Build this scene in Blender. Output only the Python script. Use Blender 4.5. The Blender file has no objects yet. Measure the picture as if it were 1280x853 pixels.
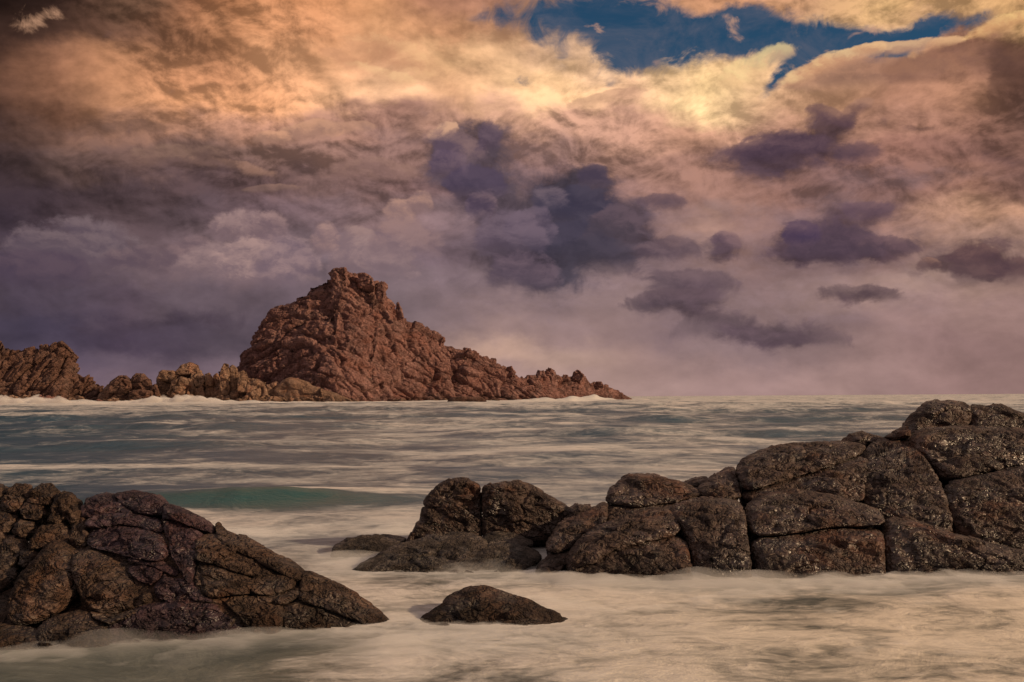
import bpy, math, random
import numpy as np

# ------------------------------------------------------------------ camera, exposure
SC = bpy.context.scene
F = 1280 * 35.0 / 36.0            # focal length in photo pixels
PX0, PY0 = 640.0, 496.2           # principal point (the horizon passes through it)
ROLL = math.radians(0.36)
CAM_H = 3.0
cr, sr = math.cos(ROLL), math.sin(ROLL)

def at(px, py, Y):
    """photo pixel + distance -> world point"""
    dx, dy = (px - PX0), (PY0 - py)
    X = (dx * cr + dy * sr) / F * Y
    Z = CAM_H + (-dx * sr + dy * cr) / F * Y
    return (X, Y, Z)

cam_d = bpy.data.cameras.new('camera')
cam = bpy.data.objects.new('camera', cam_d)
SC.collection.objects.link(cam)
cam_d.sensor_width = 36.0
cam_d.lens = 35.0
cam_d.shift_y = (PY0 - 426.5) / 1280.0
cam_d.clip_start = 0.1
cam_d.clip_end = 60000.0
cam.location = (0, 0, CAM_H)
cam.rotation_euler = (math.radians(90), ROLL, 0)
SC.camera = cam
SC.view_settings.view_transform = 'Standard'
SC.view_settings.look = 'None'
SC.view_settings.exposure = 0.0
SC.view_settings.gamma = 1.0
SC.view_settings.use_curve_mapping = False
SC.render.resolution_x, SC.render.resolution_y = 1024, 682
SC.cycles.use_denoising = True
SC.cycles.max_bounces = 6
SC.cycles.diffuse_bounces = 3
SC.cycles.glossy_bounces = 3
SC.cycles.transparent_max_bounces = 12
SC.cycles.volume_bounces = 3

SUN_AZ = math.radians(106.0)       # clockwise from the view direction (+Y)
SUN_EL = math.radians(21.0)

# ------------------------------------------------------------------ node expression helper
class G:
    def __init__(self, tree):
        self.t = tree; self.n = tree.nodes; self.l = tree.links
    def new(self, typ, **kw):
        nd = self.n.new(typ)
        for k, v in kw.items(): setattr(nd, k, v)
        return nd
    def put(self, sock, v):
        if isinstance(v, E): self.l.new(v.s, sock)
        elif v is not None:
            try: sock.default_value = v
            except Exception:
                sock.default_value = (*v, 1.0) if len(v) == 3 else v
    def math(self, op, a, b=None, c=None, clamp=False):
        nd = self.new('ShaderNodeMath', operation=op, use_clamp=clamp)
        self.put(nd.inputs[0], a)
        if b is not None: self.put(nd.inputs[1], b)
        if c is not None: self.put(nd.inputs[2], c)
        return E(self, nd.outputs[0])
    def vmath(self, op, a, b=None, scale=None, out=0):
        nd = self.new('ShaderNodeVectorMath', operation=op)
        self.put(nd.inputs[0], a)
        if b is not None: self.put(nd.inputs[1], b)
        if scale is not None: self.put(nd.inputs['Scale'], scale)
        return E(self, nd.outputs[out])
    def comb(self, x, y, z=0.0):
        nd = self.new('ShaderNodeCombineXYZ')
        self.put(nd.inputs[0], x); self.put(nd.inputs[1], y); self.put(nd.inputs[2], z)
        return E(self, nd.outputs[0])
    def sep(self, v):
        nd = self.new('ShaderNodeSeparateXYZ'); self.put(nd.inputs[0], v)
        return [E(self, o) for o in nd.outputs]
    def noise(self, vec, scale=1.0, detail=4.0, rough=0.5, lac=2.0, dist=0.0, color=False, typ='FBM'):
        nd = self.new('ShaderNodeTexNoise')
        nd.noise_type = typ
        self.put(nd.inputs['Vector'], vec)
        nd.inputs['Scale'].default_value = scale
        nd.inputs['Detail'].default_value = detail
        nd.inputs['Roughness'].default_value = rough
        nd.inputs['Lacunarity'].default_value = lac
        nd.inputs['Distortion'].default_value = dist
        return E(self, nd.outputs['Color' if color else 0])
    def vor(self, vec, scale=1.0, feature='F1', out='Distance', rnd=1.0):
        nd = self.new('ShaderNodeTexVoronoi', feature=feature)
        self.put(nd.inputs['Vector'], vec)
        nd.inputs['Scale'].default_value = scale
        nd.inputs['Randomness'].default_value = rnd
        return E(self, nd.outputs[out])
    def mr(self, v, a, b, c=0.0, d=1.0, smooth=True):
        nd = self.new('ShaderNodeMapRange')
        nd.interpolation_type = 'SMOOTHSTEP' if smooth else 'LINEAR'
        self.put(nd.inputs[0], v)
        for i, x in enumerate((a, b, c, d)): self.put(nd.inputs[i + 1], x)
        return E(self, nd.outputs[0])
    def mix(self, f, a, b, blend='MIX'):
        nd = self.new('ShaderNodeMix', data_type='RGBA', blend_type=blend)
        nd.clamp_factor = True
        self.put(nd.inputs[0], f); self.put(nd.inputs[6], a); self.put(nd.inputs[7], b)
        return E(self, nd.outputs[2])
    def ramp(self, f, stops, interp='LINEAR'):
        nd = self.new('ShaderNodeValToRGB')
        self.put(nd.inputs[0], f)
        r = nd.color_ramp; r.interpolation = interp
        while len(r.elements) > 1: r.elements.remove(r.elements[-1])
        r.elements[0].position = stops[0][0]; r.elements[0].color = (*stops[0][1], 1)
        for p, c in stops[1:]:
            e = r.elements.new(p); e.color = (*c, 1)
        return E(self, nd.outputs[0])
class E:
    def __init__(self, g, s): self.g = g; self.s = s
    def __add__(self, o): return self.g.math('ADD', self, o)
    __radd__ = __add__
    def __sub__(self, o): return self.g.math('SUBTRACT', self, o)
    def __rsub__(self, o): return self.g.math('SUBTRACT', o, self)
    def __mul__(self, o): return self.g.math('MULTIPLY', self, o)
    __rmul__ = __mul__
    def __truediv__(self, o): return self.g.math('DIVIDE', self, o)

def lin(c):
    return tuple(((x / 255) / 12.92 if x / 255 <= 0.04045 else ((x / 255 + 0.055) / 1.055) ** 2.4) for x in c)

# ------------------------------------------------------------------ world: Nishita sky behind procedural cloud
def build_world():
    w = bpy.data.worlds.new('World'); SC.world = w; w.use_nodes = True
    t = w.node_tree
    for n in list(t.nodes): t.nodes.remove(n)
    g = G(t)
    out = g.new('ShaderNodeOutputWorld'); bg = g.new('ShaderNodeBackground')
    t.links.new(bg.outputs[0], out.inputs[0])
    tc = g.new('ShaderNodeTexCoord')
    d = E(g, tc.outputs['Generated'])
    x, y, z = g.sep(d)
    az = g.math('ARCTAN2', x, y)
    hor = g.math('SQRT', x * x + y * y)
    ca = g.math('MAXIMUM', g.math('COSINE', az), 0.82)
    K = F / 100.0
    u0 = az * K                                     # units: hundreds of photo pixels
    v0 = z / (g.math('MAXIMUM', hor, 0.05) * ca) * K
    # domain warp so that every drawn edge is ragged
    nc = g.comb(x, y, z * 1.7)
    w1 = g.noise(nc, 5.0, 3, 0.5, color=True)
    w2 = g.noise(nc, 17.0, 5, 0.62, color=True)
    def cen(c, amp): return g.vmath('SCALE', g.vmath('SUBTRACT', c, (0.5, 0.5, 0.5)), scale=amp)
    uv = g.comb(u0, v0, 0.0)
    warp = g.vmath('ADD', cen(w1, 1.3), cen(w2, 0.75))
    uvb = g.vmath('ADD', uv, warp)
    u, v, _ = g.sep(uvb)
    # coarse colour field: one ramp per altitude
    X = [i * 80 for i in range(17)]
    rows = {
      0:   [(35,24,22),(60,42,36),(110,80,62),(170,115,82),(185,125,85),(205,142,98),(210,150,105),(190,135,104),(180,130,105),(190,145,115),(200,150,115),(205,150,112),(205,150,112),(195,150,112),(225,180,125),(225,175,120),(190,140,95)],
      40:  [(55,38,32),(85,60,50),(110,78,62),(165,114,82),(212,148,104),(228,162,115),(234,174,124),(225,165,120),(215,158,120),(225,178,135),(230,188,140),(240,198,145),(240,195,140),(225,185,135),(225,182,132),(215,170,120),(215,170,115)],
      80:  [(75,52,44),(155,108,82),(195,138,100),(215,150,108),(228,165,118),(240,180,130),(208,148,112),(244,195,140),(240,195,145),(230,190,150),(240,200,150),(252,218,152),(248,208,150),(230,180,134),(190,140,112),(165,116,94),(125,88,72)],
      120: [(62,43,38),(145,102,80),(200,143,105),(228,163,116),(238,172,122),(244,188,138),(250,200,150),(235,182,135),(252,208,152),(250,208,150),(225,180,140),(255,224,158),(238,195,148),(205,155,120),(180,131,106),(180,131,104),(105,74,62)],
      160: [(70,52,48),(128,94,77),(165,120,92),(190,138,105),(200,146,115),(178,132,108),(175,130,108),(205,156,125),(228,178,137),(218,168,132),(208,158,127),(225,170,130),(215,165,130),(195,145,115),(200,147,117),(170,122,98),(130,94,78)],
      200: [(66,52,54),(100,78,70),(118,90,79),(130,100,87),(138,106,92),(158,120,103),(150,115,102),(150,115,102),(175,132,112),(165,128,112),(170,128,108),(175,130,108),(165,122,105),(160,115,98),(165,118,98),(150,108,92),(135,98,84)],
      240: [(58,46,52),(74,59,62),(82,65,66),(95,74,73),(108,83,80),(128,99,91),(130,99,91),(140,106,102),(150,115,108),(150,115,110),(170,128,112),(178,132,111),(165,120,102),(150,110,98),(150,110,98),(168,120,96),(126,92,80)],
      280: [(62,50,60),(85,68,72),(90,72,74),(84,67,70),(118,94,97),(112,89,90),(140,111,108),(150,120,118),(140,110,112),(140,110,112),(160,122,115),(195,148,122),(172,127,111),(150,112,105),(175,128,108),(205,152,114),(200,146,110)],
      320: [(72,58,68),(95,76,84),(100,82,86),(115,92,94),(130,104,106),(120,98,102),(122,100,105),(125,100,108),(120,96,104),(125,100,106),(150,118,114),(165,128,118),(160,122,112),(150,115,108),(165,122,105),(185,138,112),(180,135,110)],
      360: [(68,56,70),(80,66,80),(88,70,82),(95,78,86),(98,80,88),(105,86,92),(115,94,98),(125,102,104),(135,108,106),(150,120,115),(160,126,116),(155,120,112),(162,125,114),(172,132,116),(178,137,116),(182,140,117),(170,128,108)],
      400: [(58,50,68),(66,56,75),(70,56,74),(74,61,75),(86,72,82),(100,85,92),(115,95,98),(130,105,104),(155,122,112),(155,122,114),(150,118,112),(140,110,110),(138,109,108),(145,112,106),(165,125,115),(165,125,114),(160,120,108)],
      440: [(62,54,72),(80,67,85),(98,80,93),(107,87,97),(115,94,102),(120,98,102),(130,106,106),(145,116,110),(196,152,124),(180,142,121),(165,128,116),(146,116,112),(146,115,111),(152,118,111),(160,122,112),(158,118,110),(152,113,103)],
      482: [(85,68,80),(98,78,90),(115,92,100),(122,98,103),(125,100,104),(130,104,106),(140,112,110),(150,118,112),(165,130,118),(168,132,119),(168,132,119),(165,128,118),(168,130,120),(168,130,118),(162,124,114),(155,116,106),(150,112,102)],
    }
    for yy in rows:
        for i in range(17):
            k = 1 - 0.05 * min(1, max(0, (i - 8) / 3)) * min(1, max(0, (yy - 120) / 80))
            rows[yy][i] = (rows[yy][i][0] * k * 1.0, rows[yy][i][1] * k * (.975 if yy > 150 else 1), rows[yy][i][2] * k)
    for yy in rows:
        for i in range(17):
            k = min(1, max(0, (yy - 220) / 140)); c_ = rows[yy][i]; L0 = .3 * c_[0] + .59 * c_[1] + .11 * c_[2]
            f_ = 1 + (.11 + .07 * max(0, (7 - i) / 7)) * k; ds = .22 * k + (.10 if yy > 150 else 0)
            rows[yy][i] = tuple(f_ * (c * (1 - ds) + L0 * ds) for c in c_)
    for yy in (40, 80, 120, 160):
        for i in range(17):
            r_, g_, b_ = rows[yy][i]
            k = max(0, (g_ - 150) / 70)
            rows[yy][i] = (r_ * (1 + .05 * k), g_ * (1 + .015 * k), b_ * (1 + .05 * k))
    def apos(a): return 0.5 + 0.5 * (a / (abs(a) + 0.6)) / (math.pi / (math.pi + 0.6))
    aw = u / K
    s = aw / (g.math('ABSOLUTE', aw) + 0.6)
    pos = s * (0.5 / (math.pi / (math.pi + 0.6))) + 0.5
    BACK = {0: (156, 140, 136), 482: (126, 112, 112)}
    col = None; prev = None
    ys = sorted(rows)
    for i, yy in enumerate(reversed(ys)):
        r = rows[yy]
        fb = yy / 482.0
        back = tuple(BACK[0][k] * (1 - fb) + BACK[482][k] * fb for k in range(3))
        def side(c): return tuple(0.45 * c[k] + 0.55 * back[k] for k in range(3))
        st = [(apos(-math.pi), lin(back)), (apos(-1.3), lin(back)), (apos(-0.75), lin(side(r[0])))]
        for xx, c in zip(X, r): st.append((apos(math.atan((xx - PX0) / F)), lin(c)))
        st += [(apos(0.75), lin(side(r[-1]))), (apos(1.3), lin(back)), (apos(math.pi), lin(back))]
        rc = g.ramp(pos, st)
        vy = (PY0 - yy) / 100.0
        if col is None: col = rc
        else: col = g.mix(g.mr(v, prev, vy, smooth=True), col, rc)
        prev = vy
    top = lin((160, 144, 138))
    col = g.mix(g.mr(v, 5.4, 9.0), col, top)
    # fine relief of the cloud sheet, lit from the upper right
    nA = g.noise(nc, 9.0, 7, 0.55, dist=0.2)
    nB = g.noise(g.vmath('ADD', nc, (0.010, 0.0, 0.020)), 9.0, 7, 0.55, dist=0.2)
    em = nA - nB
    ncf = g.comb(x, y, z * 1.5)
    nF = g.noise(ncf, 21.0, 6, 0.62, dist=0.3); nG = g.noise(g.vmath('ADD', ncf, (0.003, 0.0, 0.007)), 21.0, 6, 0.62, dist=0.3)
    emf = (nF - nG) * g.mr(g.noise(ncf, 4.0, 2, .5), .38, .62, .25, 1.0) * g.mr(v0, 1.2, 3.2, .3, 1.0)
    tex = g.mr(v0, 0.0, 3.0, 0.30, 1.0)
    hi = g.mr(v0, 2.2, 3.4)
    f1 = g.math('SMOOTH_MIN', 1.0 - 0.08 * hi + (em * 2.3 + emf * 3.8 + (nA - 0.5) * 1.1) * tex, 1.34, 0.16)
    f1 = g.math('SMOOTH_MAX', f1, 0.5, 0.2)
    col = g.vmath('SCALE', col, scale=f1)
    plain = col

    # puffy relief noise for the cumulus
    ncw = g.vmath('ADD', nc, cen(w2, 0.05))
    def puff(vv): return 0.5 + (0.42 - g.vor(vv, 11.0, 'SMOOTH_F1')) * 0.55 + (0.42 - g.vor(vv, 27.0, 'SMOOTH_F1')) * 0.28 + (g.noise(vv, 40.0, 4, 0.6) - 0.5) * 0.5
    pn = puff(ncw); pn2 = puff(g.vmath('ADD', ncw, (0.004, 0.0, 0.012)))
    pem = pn - pn2
    # cloud masses as soft ellipses with torn edges
    wsm = g.vmath('ADD', uv, g.vmath('ADD', cen(w1, 0.45), cen(w2, 0.55)))
    def U(px): return math.atan((px - PX0) / F) * K
    def V(py): return (PY0 - py) / 100.0
    def group(name, ins, build, outs):
        gt = bpy.data.node_groups.new(name, 'ShaderNodeTree')
        for nm, tp in ins: gt.interface.new_socket(nm, in_out='INPUT', socket_type=tp)
        for nm, tp in outs: gt.interface.new_socket(nm, in_out='OUTPUT', socket_type=tp)
        gg = G(gt); gi = gg.new('NodeGroupInput'); go = gg.new('NodeGroupOutput')
        res = build(gg, *[E(gg, gi.outputs[nm]) for nm, _ in ins])
        for r_, (nm, _) in zip(res, outs): gt.links.new(r_.s, go.inputs[nm])
        return gt
    VF, FF, CF = 'NodeSocketVector', 'NodeSocketFloat', 'NodeSocketColor'
    def b_mass(gg, vec, cen_, A_, B_, st, acc):
        dv = gg.vmath('SUBTRACT', vec, cen_)
        a = gg.vmath('DOT_PRODUCT', dv, A_, out=1); b = gg.vmath('DOT_PRODUCT', dv, B_, out=1)
        q = a * a + b * b
        return [acc + gg.math('MULTIPLY', gg.math('EXPONENT', q * -0.9), st)]
    g_mass = group('cloud_mass', [('vec', VF), ('centre', VF), ('axis_a', VF), ('axis_b', VF), ('strength', FF), ('sum', FF)], b_mass, [('sum', FF)])
    def b_head(gg, vec, cen_, A_, B_, puf_, pem_, col_, lit_, base_, op_):
        # the vanishing share of col only makes the renderer work through the heads in order (its register stack is short)
        dv = gg.vmath('SUBTRACT', gg.vmath('ADD', vec, gg.vmath('SCALE', col_, scale=1e-7)), cen_)
        a = gg.vmath('DOT_PRODUCT', dv, A_, out=1); b = gg.vmath('DOT_PRODUCT', dv, B_, out=1)
        q = a * a + b * b + puf_
        low = gg.mr(b, -1.0, 0.1)
        cv = gg.mr(q, 1.22, 0.66) * low * op_
        sh = gg.mix(gg.mr(b * 0.75 + a * 0.35 + pem_ * 5.0 + puf_ * -0.5, -0.55, 1.05), base_, lit_)
        return [gg.mix(cv, col_, sh)]
    g_head = group('cloud_head', [('vec', VF), ('centre', VF), ('axis_a', VF), ('axis_b', VF), ('puff', FF), ('relief', FF), ('col', CF), ('lit', CF), ('base', CF), ('op', FF)], b_head, [('col', CF)])
    def use(gt, args):
        nd = g.new('ShaderNodeGroup'); nd.node_tree = gt
        for i, v_ in enumerate(args): g.put(nd.inputs[i], v_)
        return E(g, nd.outputs[0])
    def mass(lst, vec):
        acc = 0.0
        for it in lst:
            px, py, rx, ry = it[:4]; rot = it[4] if len(it) > 4 else 0.0; st = it[5] if len(it) > 5 else 1.0
            ct, sn = math.cos(math.radians(rot)), math.sin(math.radians(rot))
            acc = use(g_mass, [vec, (U(px), V(py), 0), (ct * 100 / rx, sn * 100 / rx, 0), (-sn * 100 / ry, ct * 100 / ry, 0), st, acc])
        return acc
    # puffy relief noise for the cumulus
    ncw = g.vmath('ADD', nc, cen(w2, 0.05))
    def puff(vv): return 0.5 + (0.42 - g.vor(vv, 11.0, 'SMOOTH_F1')) * 0.55 + (0.42 - g.vor(vv, 27.0, 'SMOOTH_F1')) * 0.28 + (g.noise(vv, 40.0, 4, 0.6) - 0.5) * 0.5
    pn = puff(ncw); pn2 = puff(g.vmath('ADD', ncw, (0.004, 0.0, 0.012)))
    pem = pn - pn2
    # cloud masses as soft ellipses with torn edges
    wsm = g.vmath('ADD', uv, g.vmath('ADD', cen(w1, 0.45), cen(w2, 0.55)))
    def U(px): return math.atan((px - PX0) / F) * K
    def V(py): return (PY0 - py) / 100.0
    def mass(lst, vec):
        acc = None
        for it in lst:
            px, py, rx, ry = it[:4]; rot = it[4] if len(it) > 4 else 0.0; st = it[5] if len(it) > 5 else 1.0
            ct, sn = math.cos(math.radians(rot)), math.sin(math.radians(rot))
            dv = g.vmath('SUBTRACT', vec, (U(px), V(py), 0))
            a = g.vmath('DOT_PRODUCT', dv, (ct * 100 / rx, sn * 100 / rx, 0), out=1)
            b = g.vmath('DOT_PRODUCT', dv, (-sn * 100 / ry, ct * 100 / ry, 0), out=1)
            q = a * a + b * b
            m = g.math('MULTIPLY', g.math('EXPONENT', q * -0.9), st)
            acc = m if acc is None else acc + m
        return acc
    # blue gaps
    sky = g.new('ShaderNodeTexSky'); sky.sky_type = 'NISHITA'; sky.sun_disc = False
    sky.sun_elevation = SUN_EL; sky.sun_rotation = SUN_AZ
    sky.air_density = 1.0; sky.dust_density = 0.3; sky.ozone_density = 3.0
    blue = g.vmath('SCALE', g.vmath('MULTIPLY', E(g, sky.outputs[0]), (0.46, 0.86, 0.98)), scale=0.042)
    holes = mass([(720,18,75,28),(790,28,95,34),(850,50,85,28,10),(790,72,36,20,-20),(905,35,60,20),(985,42,70,18,0),(1040,55,80,17,8),(1085,62,80,15,10),
                  (1008,82,48,11,38),(975,100,16,7,30),(1170,48,60,11,6),(935,20,60,15),(766,105,14,9,0,.8),(664,104,13,8,0,.65),(622,22,34,13,10,.5),(690,45,25,16,0,.5),(705,75,12,22,0,.35)], wsm)
    wisp = g.noise(g.comb(x, y, z * 1.2), 30.0, 7, 0.62, dist=1.2)
    hm = g.mr(holes + (wisp - 0.5) * 2.4, 0.08, 1.30) * g.mr(holes, 0.12, 0.45)
    veil = g.mr(g.noise(nc, 11.0, 7, 0.65, dist=.5), 0.42, 0.72) * 0.75
    blue = g.mix(veil, blue, lin((96, 100, 116)))
    col = g.mix(hm, col, blue)
    # bright rim clouds around the gaps
    wisps = mass([(48,22,30,13,15,.85),(748,38,13,4,0,.8),(925,28,26,9,-25,.9),(795,48,9,4,-20,.5),(882,14,22,7,0,.8),(1110,32,45,8,12,.8),(825,75,10,12,-50,.6),(1090,10,60,10,0,.5)], wsm)
    wm = g.mr(wisps + (wisp - 0.5) * 2.2, 0.35, 1.25)
    col = g.mix(wm * 0.85, col, lin((228, 176, 140)))
    # separate cloud heads: each a soft-based, crisp-topped swelling, brighter towards the light
    wpf = g.vmath('ADD', uv, g.vmath('ADD', cen(w1, 0.12), cen(w2, 0.20)))
    puf = (pn - 0.5) * -2.2 + (wisp - 0.5) * -1.5
    def heads(col, lst):
        for (px, py, rx, ry, rot, lit_, base_, op) in lst:
            ct, sn = math.cos(math.radians(rot)), math.sin(math.radians(rot))
            col = use(g_head, [wpf, (U(px), V(py), 0), (ct * 100 / rx, sn * 100 / rx, 0), (-sn * 100 / ry, ct * 100 / ry, 0), puf, pem, col, (*lin(lit_), 1), (*lin(base_), 1), op])
        return col
    col = heads(col, [
      (1085,97,90,20,8,(176,130,106),(140,104,90),.75),(1205,85,70,28,5,(150,108,86),(125,90,78),.7),(1262,100,26,50,0,(100,70,58),(90,64,56),.7),
      (1035,86,66,12,20,(250,208,150),(205,152,116),.8),(1140,62,60,9,5,(238,190,140),(200,150,115),.75),(1258,36,44,12,25,(255,212,142),(220,165,115),.8),
      (950,84,56,18,24,(252,224,158),(240,196,144),.6),(760,125,50,10,10,(196,150,124),(186,140,118),.5),
      (480,70,70,30,-18,(252,200,145),(214,158,118),.55),(470,92,55,12,-15,(255,208,152),(228,170,128),.5),(425,72,30,14,-30,(206,150,112),(190,136,104),.45),
      (385,166,40,14,6,(216,163,130),(160,122,104),.75),(340,172,24,10,0,(222,166,132),(160,122,104),.7),(430,160,34,9,0,(200,152,125),(150,115,102),.6),
      (282,206,52,10,-8,(184,140,118),(130,100,90),.5),(230,196,60,18,0,(150,117,100),(112,86,78),.6),(340,234,34,6,4,(172,134,116),(134,106,96),.5),(470,215,60,17,0,(165,128,114),(140,108,100),.6),
      (172,158,40,11,0,(112,84,72),(116,88,76),.5),
      (95,312,78,42,0,(124,106,110),(96,82,92),.85),(40,335,60,30,0,(92,76,88),(76,64,80),.8),(190,325,60,24,0,(122,101,104),(94,78,88),.8),
      (300,284,36,28,0,(166,137,133),(124,102,106),.9),(336,292,28,26,0,(164,134,130),(118,97,102),.85),(236,318,32,22,0,(138,113,114),(106,88,95),.85),
      (270,330,50,26,0,(156,130,128),(124,104,108),.75),(315,330,40,36,0,(178,147,140),(128,107,112),.85),(362,330,40,36,0,(156,130,130),(116,98,108),.85),
      (411,304,20,22,0,(176,142,133),(134,110,113),.85),(450,304,26,22,0,(168,138,132),(134,111,114),.8),(470,330,54,34,0,(164,136,132),(128,107,112),.8),
      (502,268,22,20,0,(186,146,130),(146,117,114),.85),(525,256,17,18,0,(190,148,130),(140,112,110),.85),(512,300,44,34,0,(158,127,122),(126,104,110),.8),
      (645,266,24,28,0,(186,146,132),(134,112,118),.7),
    ])
    # violet-grey shadowed cumulus
    dark = mass([(585,185,46,30),(612,172,26,24),(588,225,46,34),(600,258,36,24),(565,205,30,24),
                 (745,222,24,18),(722,245,42,28),(700,272,46,34),(735,295,60,40),(700,325,66,34),(660,300,40,40,0,.8),(640,335,60,34,0,.7),(785,288,34,24,0,.9),
                 (828,255,30,15,10,.8),(845,308,62,13,0,.8),(905,305,20,20,-30,.8),(865,352,52,18,0,.9),(835,376,62,13,0,.9),
                 (975,190,52,22,0,1.2),(1012,182,50,20,25,1.1),(1045,150,34,13,-15,.8),(1072,140,20,12,40,.7),(1072,190,34,20,0,.8),(1000,215,50,14,0,.6),
                 (1000,308,34,22,0,1.2),(1052,300,52,26,0,.9),(1090,268,38,16,0,.7),(1110,315,42,12,5,.9),(1074,371,44,11,0,1.1),
                 (900,392,60,12,0,.7),(915,415,50,16,0,.7),(965,412,60,16,0,.7),(1030,425,70,14,0,.5),
                 (1168,338,36,12,0,.7),(1230,325,34,20,0,1.0),(1250,345,40,14,0,.8),(1200,350,50,10,0,.6),(1155,166,24,5,8,.8),(1110,160,20,8,20,.6),
                 (150,398,60,16,0,.5),(250,392,80,14,0,.5),(130,160,40,10,0,.3),(190,165,24,9,0,.5),(820,140,60,10,14,.45),(1250,200,60,12,0,.5),(1225,245,80,8,0,.45)], wsm)
    mid_ = mass([(600,235,100,85,0,.9),(715,300,120,80,0,.9),(855,325,110,60,0,.9),(1045,305,110,60,0,.9),(975,398,170,42,0,.9),(1225,335,90,36,0,.8),(1010,195,110,50,0,.6),(560,360,120,60,0,.6),(1180,225,90,14,0,.6),(900,265,60,12,0,.5),(820,150,60,12,0,.3)], wsm)
    mm = g.mr(mid_ + (pn - 0.5) * 1.2 + (nA - 0.5) * 1.2, 0.25, 1.25)
    col = g.mix(mm * 0.5, col, g.vmath('SCALE', lin((118, 100, 106)), scale=1.0 + pem * 2.5))
    dm = g.mr(dark + (pn - 0.5) * 1.3 + (wisp - 0.5) * 1.1, 0.25, 1.10)
    dcr = g.ramp(pos, [(apos(math.atan((100 - PX0) / F)), lin((62,52,64))), (apos(math.atan((560 - PX0) / F)), lin((86,72,80))), (apos(math.atan((720 - PX0) / F)), lin((62,58,70))), (apos(math.atan((860 - PX0) / F)), lin((88,72,80))), (apos(math.atan((990 - PX0) / F)), lin((80,63,74))), (apos(math.atan((1240 - PX0) / F)), lin((88,66,68)))])
    dcr = g.vmath('SCALE', dcr, scale=1.0 + pem * 2.5 + (pn - 0.5) * 0.4)
    col = g.mix(dm * 0.9, col, dcr)
    col = heads(col, [
      (575,186,38,24,0,(150,120,116),(104,86,104),.6),(556,166,19,12,20,(224,176,142),(150,118,112),.85),(614,172,18,24,0,(112,92,104),(84,70,90),.6),(600,262,20,20,0,(150,122,126),(90,76,100),.45),
      (722,262,50,34,0,(74,68,84),(62,58,76),.8),(716,306,54,30,0,(72,66,82),(62,58,74),.75),(592,232,38,26,0,(84,72,92),(68,60,82),.7),
      (744,222,22,18,0,(94,79,90),(74,64,80),.9),(690,250,26,20,0,(126,108,116),(80,72,88),.65),(664,286,30,24,0,(118,101,114),(84,74,92),.65),(560,205,26,20,0,(130,106,116),(88,74,100),.5),
      (640,300,40,34,0,(122,104,116),(96,82,98),.6),(770,285,34,26,0,(104,86,94),(78,68,78),.75),(745,328,50,30,0,(78,70,82),(68,62,74),.6),(655,345,46,28,0,(118,98,108),(92,78,92),.6),
      (845,312,50,18,0,(120,98,102),(92,76,86),.7),(866,352,56,20,0,(112,92,98),(86,72,82),.7),(832,376,62,15,6,(108,88,94),(88,74,82),.55),
      (1045,312,54,28,0,(98,78,90),(78,64,78),.75),(1108,312,38,15,0,(110,86,92),(84,68,78),.75),(1078,371,46,12,-4,(104,84,88),(86,70,76),.55),(1075,195,32,22,0,(112,86,92),(86,68,80),.6),
      (890,408,50,18,10,(120,99,102),(98,83,88),.45),(990,424,70,18,-5,(116,96,100),(96,81,86),.45),(1235,350,40,20,0,(104,80,80),(82,64,70),.7),
      (985,186,62,24,5,(104,80,88),(74,58,74),.75),(1046,150,36,13,-20,(130,98,92),(96,72,80),.7),(1072,140,22,12,30,(178,134,112),(110,82,82),.6),
      (1003,296,22,16,0,(96,76,94),(74,60,86),.7),(1088,268,26,14,0,(110,86,96),(86,68,84),.6),(905,303,20,17,0,(132,104,108),(100,80,92),.7),(830,256,30,14,0,(118,94,100),(94,76,86),.6),
      (1160,337,15,10,0,(150,114,100),(100,76,78),.7),(1222,328,30,18,0,(120,90,86),(88,66,72),.8),(1262,342,24,16,0,(112,84,82),(86,65,72),.7),
    ])
    def finish(c, node):
        c = g.vmath('MULTIPLY', c, (0.95, 0.925, 0.93))
        c = g.mix(g.mr(z, -0.002, -0.06), c, lin((60, 56, 56)))
        c = g.vmath('SCALE', c, scale=10.0)
        t.links.new(c.s, node.inputs[0]); node.inputs[1].default_value = 0.1
    # the separate cloud masses only exist in one quarter of the sky; elsewhere the sheet alone goes on
    bg2 = g.new('ShaderNodeBackground')
    finish(plain, bg2); finish(col, bg)
    win = g.mr(g.math('ABSOLUTE', az), 0.74, 0.58) * g.mr(v0, 8.5, 6.2) * g.mr(v0, -0.35, -0.1)
    mx = g.new('ShaderNodeMixShader')
    t.links.new(win.s, mx.inputs[0]); t.links.new(bg2.outputs[0], mx.inputs[1]); t.links.new(bg.outputs[0], mx.inputs[2])
    t.links.new(mx.outputs[0], out.inputs[0])
    w.cycles.sampling_method = 'MANUAL'; w.cycles.sample_map_resolution = 512
build_world()

sun_d = bpy.data.lights.new('sun', 'SUN'); sun = bpy.data.objects.new('sun', sun_d)
SC.collection.objects.link(sun)
sun_d.energy = 3.6; sun_d.angle = math.radians(1.5); sun_d.color = (1.0, 0.70, 0.42)
from mathutils import Vector
sd = Vector((math.sin(SUN_AZ) * math.cos(SUN_EL), math.cos(SUN_AZ) * math.cos(SUN_EL), math.sin(SUN_EL)))
sun.rotation_euler = sd.to_track_quat('Z', 'Y').to_euler()
sun.location = (60, 20, 30)

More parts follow.
